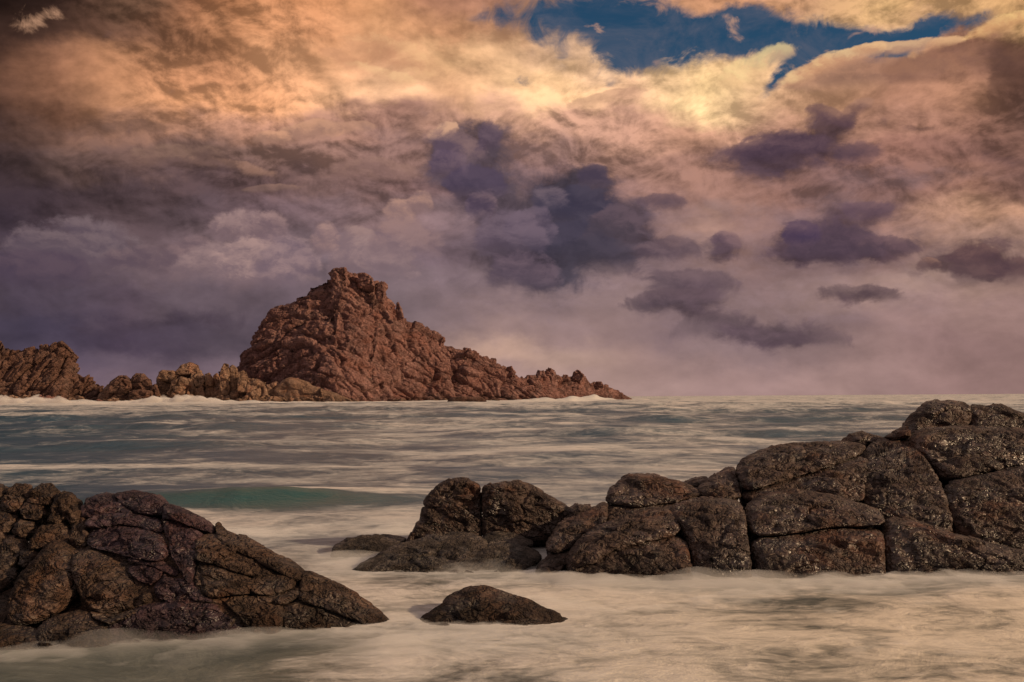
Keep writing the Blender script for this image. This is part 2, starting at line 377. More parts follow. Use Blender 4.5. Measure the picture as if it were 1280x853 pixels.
# ------------------------------------------------------------------ numpy noise
def _h(ix, iy, iz, s):
    n = (ix.astype(np.int64) * 374761393 + iy.astype(np.int64) * 668265263 + iz.astype(np.int64) * 2147483647 + s * 1274126177) & 0xFFFFFFFF
    n = ((n ^ (n >> 13)) * 1274126177) & 0xFFFFFFFF
    n = ((n ^ (n >> 16)) * 2246822519) & 0xFFFFFFFF
    return (n ^ (n >> 15)) & 0xFFFFFFFF
_r = np.random.RandomState(5)
_GR = _r.normal(size=(256, 3)); _GR /= np.linalg.norm(_GR, axis=1)[:, None]
def perlin(P, seed=0):
    I = np.floor(P).astype(np.int64); f = P - I
    w = f * f * f * (f * (f * 6 - 15) + 10)
    out = np.zeros(len(P))
    for dx in (0, 1):
        for dy in (0, 1):
            for dz in (0, 1):
                gi = _GR[_h(I[:, 0] + dx, I[:, 1] + dy, I[:, 2] + dz, seed) & 255]
                dd = gi[:, 0] * (f[:, 0] - dx) + gi[:, 1] * (f[:, 1] - dy) + gi[:, 2] * (f[:, 2] - dz)
                ww = (w[:, 0] if dx else 1 - w[:, 0]) * (w[:, 1] if dy else 1 - w[:, 1]) * (w[:, 2] if dz else 1 - w[:, 2])
                out += dd * ww
    return out * 1.5
def fbm(P, octv=4, seed=0, gain=0.5, lac=2.03, ridged=False):
    a = 1.0; tot = 0; o = np.zeros(len(P)); Q = P.copy()
    for i in range(octv):
        n = perlin(Q, seed + i * 7)
        if ridged: n = 1 - 2 * np.abs(n)
        o += a * n; tot += a; a *= gain; Q = Q * lac + 13.7
    return o / tot
def cells(P, seed=0):
    """F1, F2, per-cell random vec, offset from cell centre"""
    I = np.floor(P).astype(np.int64)
    n = len(P); F1 = np.full(n, 9.0); F2 = np.full(n, 9.0)
    rv = np.zeros((n, 3)); off = np.zeros((n, 3))
    for dx in (-1, 0, 1):
        for dy in (-1, 0, 1):
            for dz in (-1, 0, 1):
                a, b, c = I[:, 0] + dx, I[:, 1] + dy, I[:, 2] + dz
                r = np.stack([_h(a, b, c, seed + k) / 4294967296.0 for k in (1, 2, 3)], 1)
                cc = np.stack([a, b, c], 1) + r
                d = P - cc; dist = np.sqrt((d * d).sum(1))
                m = dist < F1
                F2 = np.where(m, F1, np.minimum(F2, dist))
                F1 = np.where(m, dist, F1)
                rv[m] = r[m]; off[m] = d[m]
    r2 = np.modf(rv * 7.13)[0]
    return F1, F2, r2, off
def facets(P, size, seed, stretch=(1, 1, 1), rot=0.0, tilt=0.8, crack=0.5, cw=0.10):
    """blocky displacement in units of size: every cell a tilted plane, a groove between"""
    c, s = np.cos(rot), np.sin(rot)
    Q = np.stack([P[:, 0] * c + P[:, 2] * s, P[:, 1], -P[:, 0] * s + P[:, 2] * c], 1) / size / np.array(stretch)
    F1, F2, r, off = cells(Q, seed)
    v = (r[:, 0] - 0.5) * 0.6 + ((r * 2 - 1) * off).sum(1) * tilt
    return v - crack * np.exp(-((F2 - F1) / cw) ** 2)

# ------------------------------------------------------------------ mesh helpers
_CS = {}
def cube_sphere(N):
    if N in _CS: return _CS[N]
    lin_ = np.tan(np.linspace(-math.pi / 4, math.pi / 4, N + 1))
    A, B = np.meshgrid(lin_, lin_, indexing='ij'); A = A.ravel(); B = B.ravel(); O = np.ones_like(A)
    V = np.concatenate([np.stack(s, 1) for s in ((A, -O, B), (-A, O, B), (O, A, B), (-O, -A, B), (A, B, O), (A, -B, -O))])
    i = np.arange(N)[:, None] * (N + 1) + np.arange(N)[None, :]
    q = np.stack([i, i + N + 1, i + N + 2, i + 1], -1).reshape(-1, 4)
    Fq = np.concatenate([q + k * (N + 1) ** 2 for k in range(6)])
    key = np.round(V * 1e5).astype(np.int64)
    _, idx, inv = np.unique(key, axis=0, return_index=True, return_inverse=True)
    V = V[idx]; Fq = inv.ravel()[Fq]
    V /= np.linalg.norm(V, axis=1)[:, None]
    _CS[N] = (V, Fq); return _CS[N]
def normals(V, Q):
    a = V[Q[:, 2]] - V[Q[:, 0]]; b = V[Q[:, 3]] - V[Q[:, 1]]
    fn = np.cross(a, b); N = np.zeros_like(V)
    for k in range(4): np.add.at(N, Q[:, k], fn)
    return N / (np.linalg.norm(N, axis=1)[:, None] + 1e-12)
def make_obj(name, V, Q, mat, parent=None, origin=(0, 0, 0), smooth=True, attrs=None):
    me = bpy.data.meshes.new(name)
    V = V - np.array(origin)
    me.vertices.add(len(V)); me.vertices.foreach_set('co', V.astype(np.float32).ravel())
    k = Q.shape[1]
    me.loops.add(Q.size); me.loops.foreach_set('vertex_index', Q.astype(np.int32).ravel())
    me.polygons.add(len(Q)); me.polygons.foreach_set('loop_start', np.arange(0, Q.size, k, dtype=np.int32))
    me.update(calc_edges=True)
    me.polygons.foreach_set('use_smooth', np.full(len(Q), smooth))
    for an, av in (attrs or {}).items():
        at_ = me.attributes.new(an, 'FLOAT', 'POINT'); at_.data.foreach_set('value', av.astype(np.float32))
    me.materials.append(mat)
    o = bpy.data.objects.new(name, me); SC.collection.objects.link(o)
    if parent is not None: o.parent = parent
    else: o.location = origin
    return o
def thing(name, label, cat, loc, group=None):
    o = bpy.data.objects.new(name, None); SC.collection.objects.link(o); o.location = loc
    o.empty_display_size = 0.3
    o['label'] = label; o['category'] = cat
    if group: o['group'] = group
    return o
def tag(o, label, cat, group=None):
    o['label'] = label; o['category'] = cat
    if group: o['group'] = group
    return o

# ------------------------------------------------------------------ materials
def rock_mat(name, dark, mid, light, rust=None, rough=0.5, scale=1.0, bump=1.0, purple=None, wet=0.0, tide=0.22, grain=1.0):
    m = bpy.data.materials.new(name); m.use_nodes = True
    t = m.node_tree; g = G(t); b = t.nodes['Principled BSDF']
    tc = g.new('ShaderNodeNewGeometry'); P = g.vmath('SCALE', E(g, tc.outputs['Position']), scale=scale)
    x_, y_, z_ = g.sep(P)
    Pd = g.comb(x_ * 0.80 - z_ * 0.5, y_, x_ * 0.45 + z_ * 1.25)      # grain dipping to the right
    n1 = g.noise(P, 1.3, 5, 0.6); n2 = g.noise(Pd, 6.0, 6, 0.7); n3 = g.noise(P, 55.0, 3, 0.6)
    spk = g.vor(P, 30.0)
    c = g.mix(g.mr(n2 * 0.35 + n1 * 0.65, 0.30, 0.66), dark, mid)
    c = g.mix(g.mr(n3 * .4 + n2 * .6, 0.47, 0.68) * (0.22 + 0.16 * grain), c, light)
    if rust: c = g.mix(g.mr(g.noise(P, 0.9, 5, 0.65, dist=0.8), 0.50, 0.70) * 0.75, c, rust)
    if purple: c = g.mix(g.mr(g.noise(P, 0.5, 3, 0.5), 0.40, 0.60) * 0.6, c, purple)
    c = g.mix(g.mr(spk, 0.0, 0.25, 0.45, 0.0), c, dark)
    amp = g.mr(g.noise(P, 1.6, 3, 0.5), 0.36, 0.64, 0.25, 1.0)
    zz = E(g, tc.outputs['Position']); zz = g.sep(zz)[2]
    c = g.mix(g.mr(zz / tide + (n1 - .5) * 2.4, 1.5, 0.5) * 0.55, c, tuple(v * .6 for v in dark))     # wet, weed-stained foot
    t.links.new(c.s, b.inputs['Base Color'])
    r = g.mr(amp, 0.25, 1.0, rough + .03, rough + 0.26)
    t.links.new(r.s, b.inputs['Roughness'])
    wn = g.mr(g.noise(P, 0.75, 4, .6, dist=.4), 0.50, 0.66)
    t.links.new((g.mr(amp, 0.25, 0.8, 0.30, 0.0) + wn * (0.10 + wet * .6) + 0.24).s, b.inputs['Specular IOR Level'])
    rg = g.math('ABSOLUTE', g.noise(Pd, 5.0, 3, 0.5, dist=0.5) - 0.5)
    rg2 = g.math('ABSOLUTE', g.noise(Pd, 13.0, 2, 0.5, dist=0.8) - 0.5)
    h = g.noise(Pd, 3.6, 3, 0.5) * 1.7 + g.mr(rg, 0.0, 0.07, 0.0, 0.40) + (g.mr(rg2, 0.0, 0.12, 0.0, 0.09) + g.noise(Pd, 20.0, 2, 0.5) * 0.30 + g.mr(spk, 0.0, 0.4) * 0.05) * amp * grain
    bp = g.new('ShaderNodeBump'); bp.inputs['Strength'].default_value = 1.0
    bp.inputs['Distance'].default_value = (0.15 if grain < .6 else 0.18) * bump / scale
    t.links.new(h.s, bp.inputs['Height']); t.links.new(bp.outputs[0], b.inputs['Normal'])
    return m
M_LEFT = rock_mat('rock_brown_left', (.022, .014, .010), (.076, .045, .032), (.24, .16, .11), rust=(.11, .048, .024), rough=0.52)
M_PURP = rock_mat('rock_violet_brown', (.021, .012, .017), (.062, .035, .044), (.17, .11, .125), rust=(.085, .035, .030), grain=.75, rough=0.40)  # violet cast of a lens flare, put into the rock's base colours
M_RIGHT = rock_mat('rock_wet_brown', (.030, .020, .017), (.088, .057, .046), (.26, .19, .16), rust=(.12, .052, .030), rough=0.34, wet=0.3, grain=0.5)
M_BARN = rock_mat('rock_barnacled', (.035, .027, .023), (.12, .092, .078), (.30, .24, .20), rough=0.5, bump=1.4, scale=1.6)
M_FAR = rock_mat('rock_far_red', (.115, .056, .050), (.27, .137, .120), (.44, .265, .235), rust=(.26, .112, .088), rough=0.8, scale=0.08, bump=0.5, tide=3.2)
M_FARB = rock_mat('rock_far_brown', (.15, .092, .065), (.30, .18, .125), (.46, .30, .21), rust=(.32, .15, .09), rough=0.8, scale=0.10, bump=0.5, tide=2.6)
M_FARD = rock_mat('rock_far_dark', (.09, .05, .04), (.17, .088, .066), (.24, .135, .10), rough=0.85, scale=0.08, bump=0.5, tide=3.2)

# ------------------------------------------------------------------ a weathered block from its outline
_GC = {}
def slab_topology(N, K):
    """front grid, K wall rings, back grid -> one closed shell.  returns rho, theta, back(0..1), quads"""
    if (N, K) in _GC: return _GC[(N, K)]
    a = np.linspace(-1, 1, N + 1); A, B = np.meshgrid(a, a, indexing='ij'); A = A.ravel(); B = B.ravel()
    rho = np.maximum(np.abs(A), np.abs(B)); th = np.arctan2(B, A)
    # concentric map keeps the angles even
    big = np.abs(A) >= np.abs(B)
    safe = lambda x: np.where(np.abs(x) < 1e-9, 1e-9, x)
    th = np.where(big, (math.pi / 4) * (B / safe(A)) + np.where(A < 0, math.pi, 0), math.pi / 2 - (math.pi / 4) * (A / safe(B)) + np.where(B < 0, math.pi, 0))
    th = np.where(rho < 1e-9, 0, th)
    i = np.arange(N)[:, None] * (N + 1) + np.arange(N)[None, :]
    q = np.stack([i, i + N + 1, i + N + 2, i + 1], -1).reshape(-1, 4)
    n1 = (N + 1) ** 2
    ring = [k * (N + 1) for k in range(N)] + [N * (N + 1) + k for k in range(N)] + [(N - k) * (N + 1) + N for k in range(N)] + [N - k for k in range(N)]
    ring = np.array(ring); m = len(ring)
    R = [rho]; T = [th]; Bk = [np.zeros(n1)]; quads = [q]
    prev = ring; base = n1
    for k in range(1, K):
        R.append(np.ones(m)); T.append(th[ring]); Bk.append(np.full(m, (k / K) ** 1.3))
        cur = base + np.arange(m); base += m
        quads.append(np.stack([prev, cur, np.roll(cur, -1), np.roll(prev, -1)], 1)); prev = cur
    R.append(rho); T.append(th); Bk.append(np.ones(n1))
    cur = base + ring
    quads.append(np.stack([prev, cur, np.roll(cur, -1), np.roll(prev, -1)], 1))
    quads.append((q + base)[:, ::-1])
    out = (np.concatenate(R), np.concatenate(T), np.concatenate(Bk), np.concatenate(quads))
    _GC[(N, K)] = out
    return out

def block_mesh(poly, Yf, seed, T=0.9, fil=0.16, groove=0.16, dome=0.10, tilt=0.0, res=1.5, smooth=2, rough=1.0, drop=0.45, lump=1.0, gro=0.0, far=False, rot=0.3, fam=1.6):
    """poly: outline in photo pixels; Yf(px,py): distance of the rock face there.  fil/groove in metres: width and depth
    of the worn edge; T thickness.  Returns a closed solid."""
    P2 = np.array(poly, float)
    x, y = P2[:, 0], P2[:, 1]; x1, y1 = np.roll(x, -1), np.roll(y, -1)
    cr_ = x * y1 - x1 * y; A = cr_.sum() / 2
    c2 = np.array([((x + x1) * cr_).sum() / (6 * A), ((y + y1) * cr_).sum() / (6 * A)])
    M = 360
    th = np.arange(M) * 2 * math.pi / M; ct, st = np.cos(th), np.sin(th)
    D = P2 - c2; R = np.zeros(M); n = len(D)
    for i in range(n):
        a, b = D[i], D[(i + 1) % n]; e = b - a
        den = ct * e[1] - st * e[0]; den = np.where(np.abs(den) < 1e-9, 1e-9, den)
        tt = (a[0] * e[1] - a[1] * e[0]) / den
        ss = (a[0] * st - a[1] * ct) / den
        R = np.where((ss >= -1e-6) & (ss <= 1 + 1e-6) & (tt > R), tt, R)
    if smooth > 0:
        sg = smooth * 2.0; pad = int(sg * 3)
        k = np.exp(-0.5 * (np.arange(-pad, pad + 1) / sg) ** 2); k /= k.sum()
        R = np.convolve(np.concatenate([R[-pad:], R, R[:pad]]), k, 'valid')
    R = R + gro
    w_px, h_px = np.ptp(x), np.ptp(y)
    Yc = Yf(*c2); mpp = Yc / F
    size = min(w_px, h_px) * mpp
    if far: T = size * 0.8; fil = fil * size; groove = groove * size
    fil = min(fil, size * 0.45)
    N = int(np.clip(math.sqrt(w_px * h_px) / res, 6, 150)); K = 7
    rho, ta, bk, Q = slab_topology(N, K)
    ang = (ta % (2 * math.pi)) / (2 * math.pi) * M
    i0 = np.floor(ang).astype(int) % M; i1 = (i0 + 1) % M; f = ang - np.floor(ang)
    Ra = R[i0] * (1 - f) + R[i1] * f
    px = c2[0] + np.cos(ta) * Ra * rho; py = c2[1] + np.sin(ta) * Ra * rho
    Y0 = np.zeros_like(px) + Yf(px, py)
    dx = px - PX0; dyp = PY0 - py
    X = (dx * cr + dyp * sr) / F * Y0; Z = CAM_H + (-dx * sr + dyp * cr) / F * Y0
    # true distance to the outline, in metres
    O = np.stack([c2[0] + ct * R, c2[1] + st * R], 1)[::3]
    O2 = np.roll(O, -1, 0)
    dmin = np.full(len(px), 1e9)
    Pp = np.stack([px, py], 1)
    for a, b in zip(O, O2):
        e = b - a; L2 = (e * e).sum() + 1e-12
        t_ = np.clip(((Pp - a) @ e) / L2, 0, 1)
        dd = Pp - a - t_[:, None] * e
        dmin = np.minimum(dmin, (dd * dd).sum(1))
    dist = np.sqrt(dmin) * mpp
    g_ = 1 - np.minimum(dist / fil, 1.0)
    fr = 1 - np.sqrt(np.maximum(1 - g_ ** 2, 0))
    rs_ = np.random.RandomState(seed)
    tx, tz = (rs_.rand(2) - .5) * tilt
    Cx, Cz = X.mean(), Z.mean()
    face = groove * fr - dome * size * (1 - rho ** 2) + tx * (X - Cx) + tz * (Z - Cz)
    back = T * bk
    Y = Y0 + np.where(bk > 0, groove + 0 * face, face) + back
    sh = 1 - 0.25 * bk
    X = Cx + (X - Cx) * sh; Z = Cz + (Z - Cz) * sh - drop * back
    V = np.stack([X, Y, Z], 1)
    Nn = normals(V, Q)
    if (Nn[:(N + 1) ** 2, 1]).mean() > 0: Q = Q[:, ::-1]; Nn = -Nn
    L = mpp * 100
    edge = np.where(bk > 0, 0.5, np.clip(dist / fil, 0.35, 1))
    if far:
        d = size * rough * (0.10 * fbm(V / (0.6 * size), 3, seed) + 0.10 * facets(V, 0.5 * size, seed, (1.3, 1, .8), rot, 1.0, 0.5, 0.08) + 0.05 * fbm(V / (.15 * size), 3, seed, gain=.6))
    else:
        # relief shared by the whole outcrop: broad swellings, dipping ribs, flaked edges, pits
        c_, s_ = math.cos(rot), math.sin(rot)
        W = np.stack([V[:, 0] * c_ - V[:, 2] * s_, V[:, 1], V[:, 0] * s_ + V[:, 2] * c_], 1)
        d = 0.10 * lump * L * 0.5 * fbm(W / (L * 0.55) * np.array([.7, 1, 1.3]), 3, 11)
        d += fam * 0.034 * L * facets(W + 0.05 * L * np.stack([fbm(W / (L * .2), 2, 3), fbm(W / (L * .2), 2, 4), fbm(W / (L * .2), 2, 5)], 1), 0.26 * L, 17, (1.9, 1, .8), 0.0, 1.0, 0.55, 0.05)
        d += fam * 0.015 * L * facets(W, 0.10 * L, 19, (1.8, 1, .8), 0.0, 1.0, 0.4, 0.08)
        rid = fbm(W / (L * 0.16) * np.array([0.6, 1, 1.5]), 4, 31, gain=0.6, ridged=True)
        d -= 0.022 * L * np.maximum(rid - 0.35, 0)
        d += 0.020 * L * fbm(W / (L * 0.075) * np.array([.6, 1, 1.4]), 3, 51, gain=0.5)
        d *= rough
    V = V + Nn * (d * edge)[:, None]
    return V, Q

_seed = [3]
def block(name, poly, Yf, mat, parent=None, origin=(0, 0, 0), q=None, tmul=None, grow=None, roughlen=None, **kw):
    _seed[0] += 1
    V, Q = block_mesh(poly, Yf, _seed[0], **kw)
    return make_obj(name, V, Q, mat, parent, origin)
def plane(Y0, base, k):
    return lambda px, py: Y0 + k * (base - py)
def ground_pt(px, py_base, Y): p = at(px, py_base, Y); return (p[0], p[1], 0.0)

# ------------------------------------------------------------------ left foreground outcrop
YL = plane(12.4, 800, 0.0115)
LEFTK = dict(fil=.10, groove=.21, dome=.08, T=.6, smooth=1.5, gro=.4)
def YLx(px, py): return 12.4 + 0.0065 * (800 - py) + 0.000036 * np.maximum(800 - py, 0) ** 2 + np.maximum(0, px - 250) * 0.003
org = ground_pt(230, 800, 13.0)
outcrop = thing('rock_outcrop', 'big dark violet-brown jointed rock outcrop at left, sloping down right into the water', 'rock', org)
P = M_PURP; L_ = M_LEFT
for poly, mat, kw in [
  ([(138,618),(163,614),(191,619),(204,631),(203,648),(183,646),(166,643),(150,633)], P, {}),
  ([(95,638),(102,622),(118,617),(141,620),(160,635),(172,644),(135,642),(112,650),(99,649)], P, {}),
  ([(102,652),(121,640),(138,636),(169,640),(197,653),(205,671),(186,669),(157,659),(135,657),(110,665)], P, {}),
  ([(102,672),(110,660),(135,653),(157,656),(183,664),(203,673),(211,695),(197,704),(169,702),(141,696),(110,690),(101,682)], P, dict(tmul=1.3)),
  ([(150,698),(175,698),(200,702),(224,713),(226,726),(210,724),(190,712),(160,706)], P, dict(tmul=.8)),
  ([(154,709),(178,700),(204,713),(199,727),(186,735),(169,731),(155,720)], P, {}),
  ([(189,733),(204,717),(226,727),(245,748),(236,759),(208,759),(192,750)], P, {}),
  ([(172,748),(176,741),(184,740),(189,747),(187,755),(178,757),(173,753)], L_, dict(tmul=1.3)),
  ([(195,650),(225,652),(249,667),(250,686),(241,714),(237,736),(220,714),(208,696),(203,669)], P, dict(tmul=1.2)),
  ([(202,629),(222,635),(243,646),(266,662),(262,671),(240,664),(216,654),(202,650)], P, {}),
  ([(264,658),(268,655),(276,664),(290,671),(284,675),(268,670)], L_, {}),
  ([(243,673),(262,668),(285,678),(315,694),(340,710),(350,722),(342,733),(300,722),(262,708),(241,704)], L_, dict(tmul=1.3)),
  ([(240,705),(262,704),(300,718),(318,730),(312,747),(273,750),(243,748),(237,726)], L_, dict(tmul=1.2)),
  ([(308,724),(335,718),(357,716),(369,727),(365,738),(346,748),(314,748),(306,738)], L_, dict(tmul=1.1)),
  ([(262,667),(275,665),(300,678),(330,690),(359,703),(377,718),(383,727),(376,735),(350,720),(315,701),(280,686)], L_, dict(tmul=1.4)),
  ([(285,668),(300,672),(340,694),(372,712),(384,725),(372,722),(330,700),(295,682)], L_, dict(tmul=1.2)),
  ([(374,713),(410,728),(449,750),(482,774),(500,792),(461,787),(422,771),(387,759),(369,753),(371,736)], L_, dict(tmul=1.5)),
  ([(348,759),(374,749),(414,765),(455,785),(458,803),(391,805),(347,790)], L_, dict(tmul=1.2)),
  ([(266,750),(290,744),(318,746),(350,754),(356,770),(348,800),(320,803),(297,777)], L_, {}),
  ([(310,745),(348,742),(372,735),(378,748),(352,760),(330,758)], L_, {}),
  ([(127,784),(150,770),(176,758),(234,750),(273,757),(303,774),(326,798),(320,815),(195,818),(130,815)], P, dict(tmul=1.2)),
  ([(215,722),(238,728),(262,748),(270,758),(240,755),(226,740)], P, {}),
]:
    block('rock_block', poly, YLx, mat, outcrop, org, **dict(LEFTK, tilt=.35, **kw))
# the bedrock behind the joints
_c = block('bedrock', [(96,660),(110,640),(150,632),(200,640),(255,672),(310,700),(370,732),(440,768),(470,800),(470,830),(110,830),(90,740)], lambda px, py: YLx(px, py) + 0.22, L_, outcrop, org, T=0.5, res=4.0, rough=.5)

org2 = ground_pt(50, 800, 12.6)
b1 = thing('rounded_boulders', 'pair of big rounded brown boulders below the leaning slabs, at the left edge', 'rock', org2)
YB = lambda px, py: 12.25 + 0.0115 * (800 - py)
for poly, kw in [
  ([(40,694),(56,679),(77,681),(86,702),(92,725),(86,752),(67,769),(37,784),(11,786),(1,770),(5,747),(18,719)], dict(tmul=1.1)),
  ([(80,702),(90,692),(112,689),(134,699),(154,713),(171,733),(175,748),(161,764),(141,770),(124,773),(105,764),(91,743)], dict(tmul=1.1)),
]:
    block('boulder', poly, YB, L_, b1, org2, fil=.17, groove=.28, dome=.13, T=.7, smooth=2, gro=1.2)
org3 = ground_pt(80, 800, 12.4)
b2 = thing('rock_ledge', 'low dark ledge at the waterline under the two rounded boulders', 'rock', org3)
for poly in ([(38,786),(60,774),(86,766),(110,772),(131,784),(133,815),(80,820),(40,818)],
             [(-60,780),(-20,782),(12,786),(44,790),(50,818),(0,822),(-60,822)],
             [(100,760),(125,772),(150,770),(178,760),(160,775),(134,785),(110,775)]):
    block('rock_block', poly, lambda px, py: 12.15 + 0.0115 * (800 - py), L_, b2, org3, fil=.2, groove=.2, dome=.12, T=.7)
block('bedrock', [(-70,730),(10,735),(90,700),(130,720),(180,750),(180,830),(-70,830)], lambda px, py: 12.62 + 0.0115 * (800 - py), L_, b2, org3, T=0.5, res=4.5, rough=.5)

# leaning slabs at the far left, each a stack of cubes
cols_ = [
 ('leftmost stack of dark leaning cubes, half cut off by the left edge', [
   [(-30,606),(-12,604),(2,608),(6,617),(-2,626),(-30,626)], [(-34,640),(-20,632),(0,630),(2,640),(-4,655),(-34,655)]], 0.5),
 ('dark knobbly slab with a yellowed top, second from the left edge', [
   [(0,622),(5,610),(17,604),(33,606),(36,617),(28,633),(17,644),(5,643),(-3,634)],
   [(-14,640),(-2,636),(12,638),(18,650),(9,667),(-14,674)],
   [(-40,662),(-16,656),(4,664),(6,676),(-8,688),(-40,694)],
   [(-60,690),(-20,684),(-4,676),(-2,700),(-20,716),(-60,720)]], 0.42),
 ('leaning column of reddish cubes just left of the narrow split slab', [
   [(38,612),(48,605),(60,604),(69,612),(68,622),(60,633),(46,634),(30,629),(33,618)],
   [(20,635),(31,626),(51,630),(55,643),(44,654),(25,652)],
   [(12,657),(22,650),(37,653),(38,667),(26,675),(13,669)],
   [(-3,677),(11,669),(28,674),(25,695),(12,711),(-7,717)],
   [(-20,714),(-4,710),(18,711),(16,724),(-4,744),(-26,746)],
   [(-50,742),(-8,738),(4,752),(0,785),(-50,790)]], 0.36),
 ('narrow upright split slab with a sunlit right edge, beside the violet outcrop', [
   [(67,621),(76,614),(90,617),(92,632),(83,650),(69,657),(54,654),(61,635)],
   [(49,657),(76,651),(88,672),(81,685),(56,688),(32,689),(36,672)],
   [(20,690),(42,686),(48,694),(30,711),(18,708)],
   [(90,645),(103,634),(106,650),(110,672),(106,690),(84,699),(80,684)],
   [(76,632),(92,630),(100,640),(96,652),(86,658),(78,650)]], 0.25),
]
for lab, polys, dy in cols_:
    mx = max(p[0] for q_ in polys for p in q_)
    o3 = ground_pt(mx - 40, 800, 13.0 + dy)
    tcol = thing('leaning_slab', lab, 'rock', o3, 'leaning slabs at the left edge')
    for poly in polys:
        block('rock_block', poly, (lambda dy: lambda px, py: 12.35 + dy * .5 + 0.0115 * (800 - py))(dy), L_, tcol, o3, fil=.09, groove=.10, dome=.14, T=.5, smooth=2, tilt=.3, rough=1.2)

# ------------------------------------------------------------------ middle rocks
def mid(px, py): return 17.0 + 0.012 * (712 - py)
YC = lambda px, py: 19.3 + 0.006 * (675 - py)
o = ground_pt(610, 675, 19.5)
t_ = thing('split_boulder', 'dark angular boulder split by one upright crack, standing on a low ledge mid water', 'boulder', o)
for poly, kw in [
  ([(512,672),(525,650),(533,623),(546,608),(562,600),(581,599),(598,608),(601,632),(602,674),(575,672),(541,676)], dict(tmul=.9)),
  ([(506,680),(520,655),(535,649),(560,658),(577,669),(560,680),(530,684)], dict(tmul=.8)),
  ([(603,611),(619,604),(647,602),(668,611),(697,628),(725,643),(705,657),(692,678),(650,678),(604,674)], dict(tmul=1.0)),
]:
    block('rock_block', poly, YC, M_RIGHT, t_, o, fil=.14, groove=.2, dome=.08, T=1.2, tilt=.4, gro=2.2)
YCl = lambda px, py: 17.1 + 0.032 * (712 - py)
def single(name, lab, cat, polys, Yf, mat, base, group=None, part='rock_block', **kw):
    o_ = ground_pt(*base)
    if len(polys) == 1:
        ob = block(name, polys[0], Yf, mat, None, o_, **kw); return tag(ob, lab, cat, group)
    th_ = thing(name, lab, cat, o_, group)
    for p in polys: block(part, p, Yf, mat, th_, o_, **kw)
    return th_
single('ledge_rock', 'low flat barnacled rock awash left of the split boulder', 'rock', [[(408,704),(411,686),(431,675),(469,670),(510,674),(492,690),(460,704),(430,708)]], lambda px, py: 18.6 + 0.03 * (700 - py), M_BARN, (450, 700, 18.6), fil=.2, groove=.3, dome=.12, T=1.2, smooth=1)
single('ledge_rock', 'broad low barnacled ledge awash in front of the split boulder', 'rock', [[(430,716),(460,700),(487,685),(531,672),(560,667),(596,669),(612,682),(590,702),(545,722),(490,722)]], YCl, M_BARN, (520, 710, 17.8), fil=.2, groove=.25, dome=.12, T=1.4, smooth=1)
single('ledge_rock', 'low dark rock shelf poking from the foam below the split boulder', 'rock', [[(548,724),(570,703),(590,690),(612,681),(640,680),(674,691),(679,702),(655,716),(600,728)]], YCl, M_BARN, (620, 712, 17.6), fil=.2, groove=.25, dome=.12, T=1.4, smooth=1)
single('ledge_rock', 'thin wet shelf at the foot of the split boulder\'s right half', 'rock', [[(600,676),(619,665),(644,670),(672,682),(645,694),(612,690)]], lambda px, py: 18.3 + 0.03 * (690 - py), M_BARN, (630, 690, 18.3), fil=.3, groove=.4, dome=.2, T=1.)
single('domed_rock', 'small lone domed rock rising from the misty water in the foreground', 'rock', [[(505,792),(522,778),(545,761),(562,747),(584,738),(604,736),(627,744),(659,754),(684,766),(712,779),(725,794),(640,800),(560,800)]], lambda px, py: 13.2 + 0.012 * (780 - py), M_LEFT, (610, 778, 13.3), fil=.22, groove=.32, dome=.14, T=1.1, smooth=1)
single('far_rock', 'small dark rock tip between the split boulder and the right boulders', 'rock', [[(704,645),(713,635),(722,630),(740,632),(748,645),(730,652)]], lambda px, py: 24.0, M_RIGHT, (725, 652, 24.0), fil=.3, groove=.4, dome=.2, T=1.)

# ------------------------------------------------------------------ right-hand boulders
KR = 0.021
YR = lambda px, py: 16.6 + KR * (720 - py)
def Yo(dy):
    if dy < 0.2:      # front row: steep foot, rounding back over its top
        return lambda px, py: 16.45 + dy + 0.007 * (720 - py) + 0.00012 * np.maximum(720 - py, 0) ** 2
    h0 = {0.25: 722, 0.3: 700, 0.35: 650, 0.5: 660, 0.55: 665, 0.75: 610, 2.6: 545}.get(dy, 660)
    y0 = 16.45 + 0.026 * (720 - h0) + dy
    return lambda px, py: y0 + 0.009 * (h0 - py) + 0.00016 * np.maximum(h0 - py, 0) ** 2
def rocks(name, lab, polys, dy, base, mat=M_RIGHT, **kw):
    kk = dict(fil=.17, groove=.36, dome=.08, T=1.3, tilt=.16, gro=.3); kk.update({k: v for k, v in kw.items() if k not in ('q', 'grow', 'res')})
    return single(name, lab, 'boulder', polys, Yo(dy), mat, (base[0], 720, 16.6 + dy + KR * (720 - base[1])), 'boulders piled at the right', **kk)
rocks('boulder', 'lowest tapering boulder at the left tip of the right pile, round shoulder above', [
   [(680,690),(694,664),(700,656),(728,644),(760,628),(764,648),(755,664),(731,672),(712,690),(697,698)],
   [(662,735),(675,708),(689,694),(713,689),(722,700),(706,715),(696,740)]], 0.25, (700, 720), q=2.8)
rocks('boulder', 'dark knob-shaped boulder cut by a level crack, above the pale wet slab', [
   [(757,632),(764,611),(786,593),(820,592),(854,603),(890,620),(850,632),(800,638)],
   [(752,664),(756,634),(800,633),(848,630),(880,624),(830,648),(786,662)]], 0.55, (815, 700), q=2.9)
rocks('boulder', 'sloping wet slab with a pale sheen, leftmost in the front row of the right pile', [
   [(704,716),(713,690),(733,668),(781,646),(832,634),(852,650),(860,670),(806,682),(760,696),(722,728)],
   [(696,745),(715,716),(750,692),(800,677),(846,672),(865,682),(874,745),(780,750)]], 0.0, (780, 720))
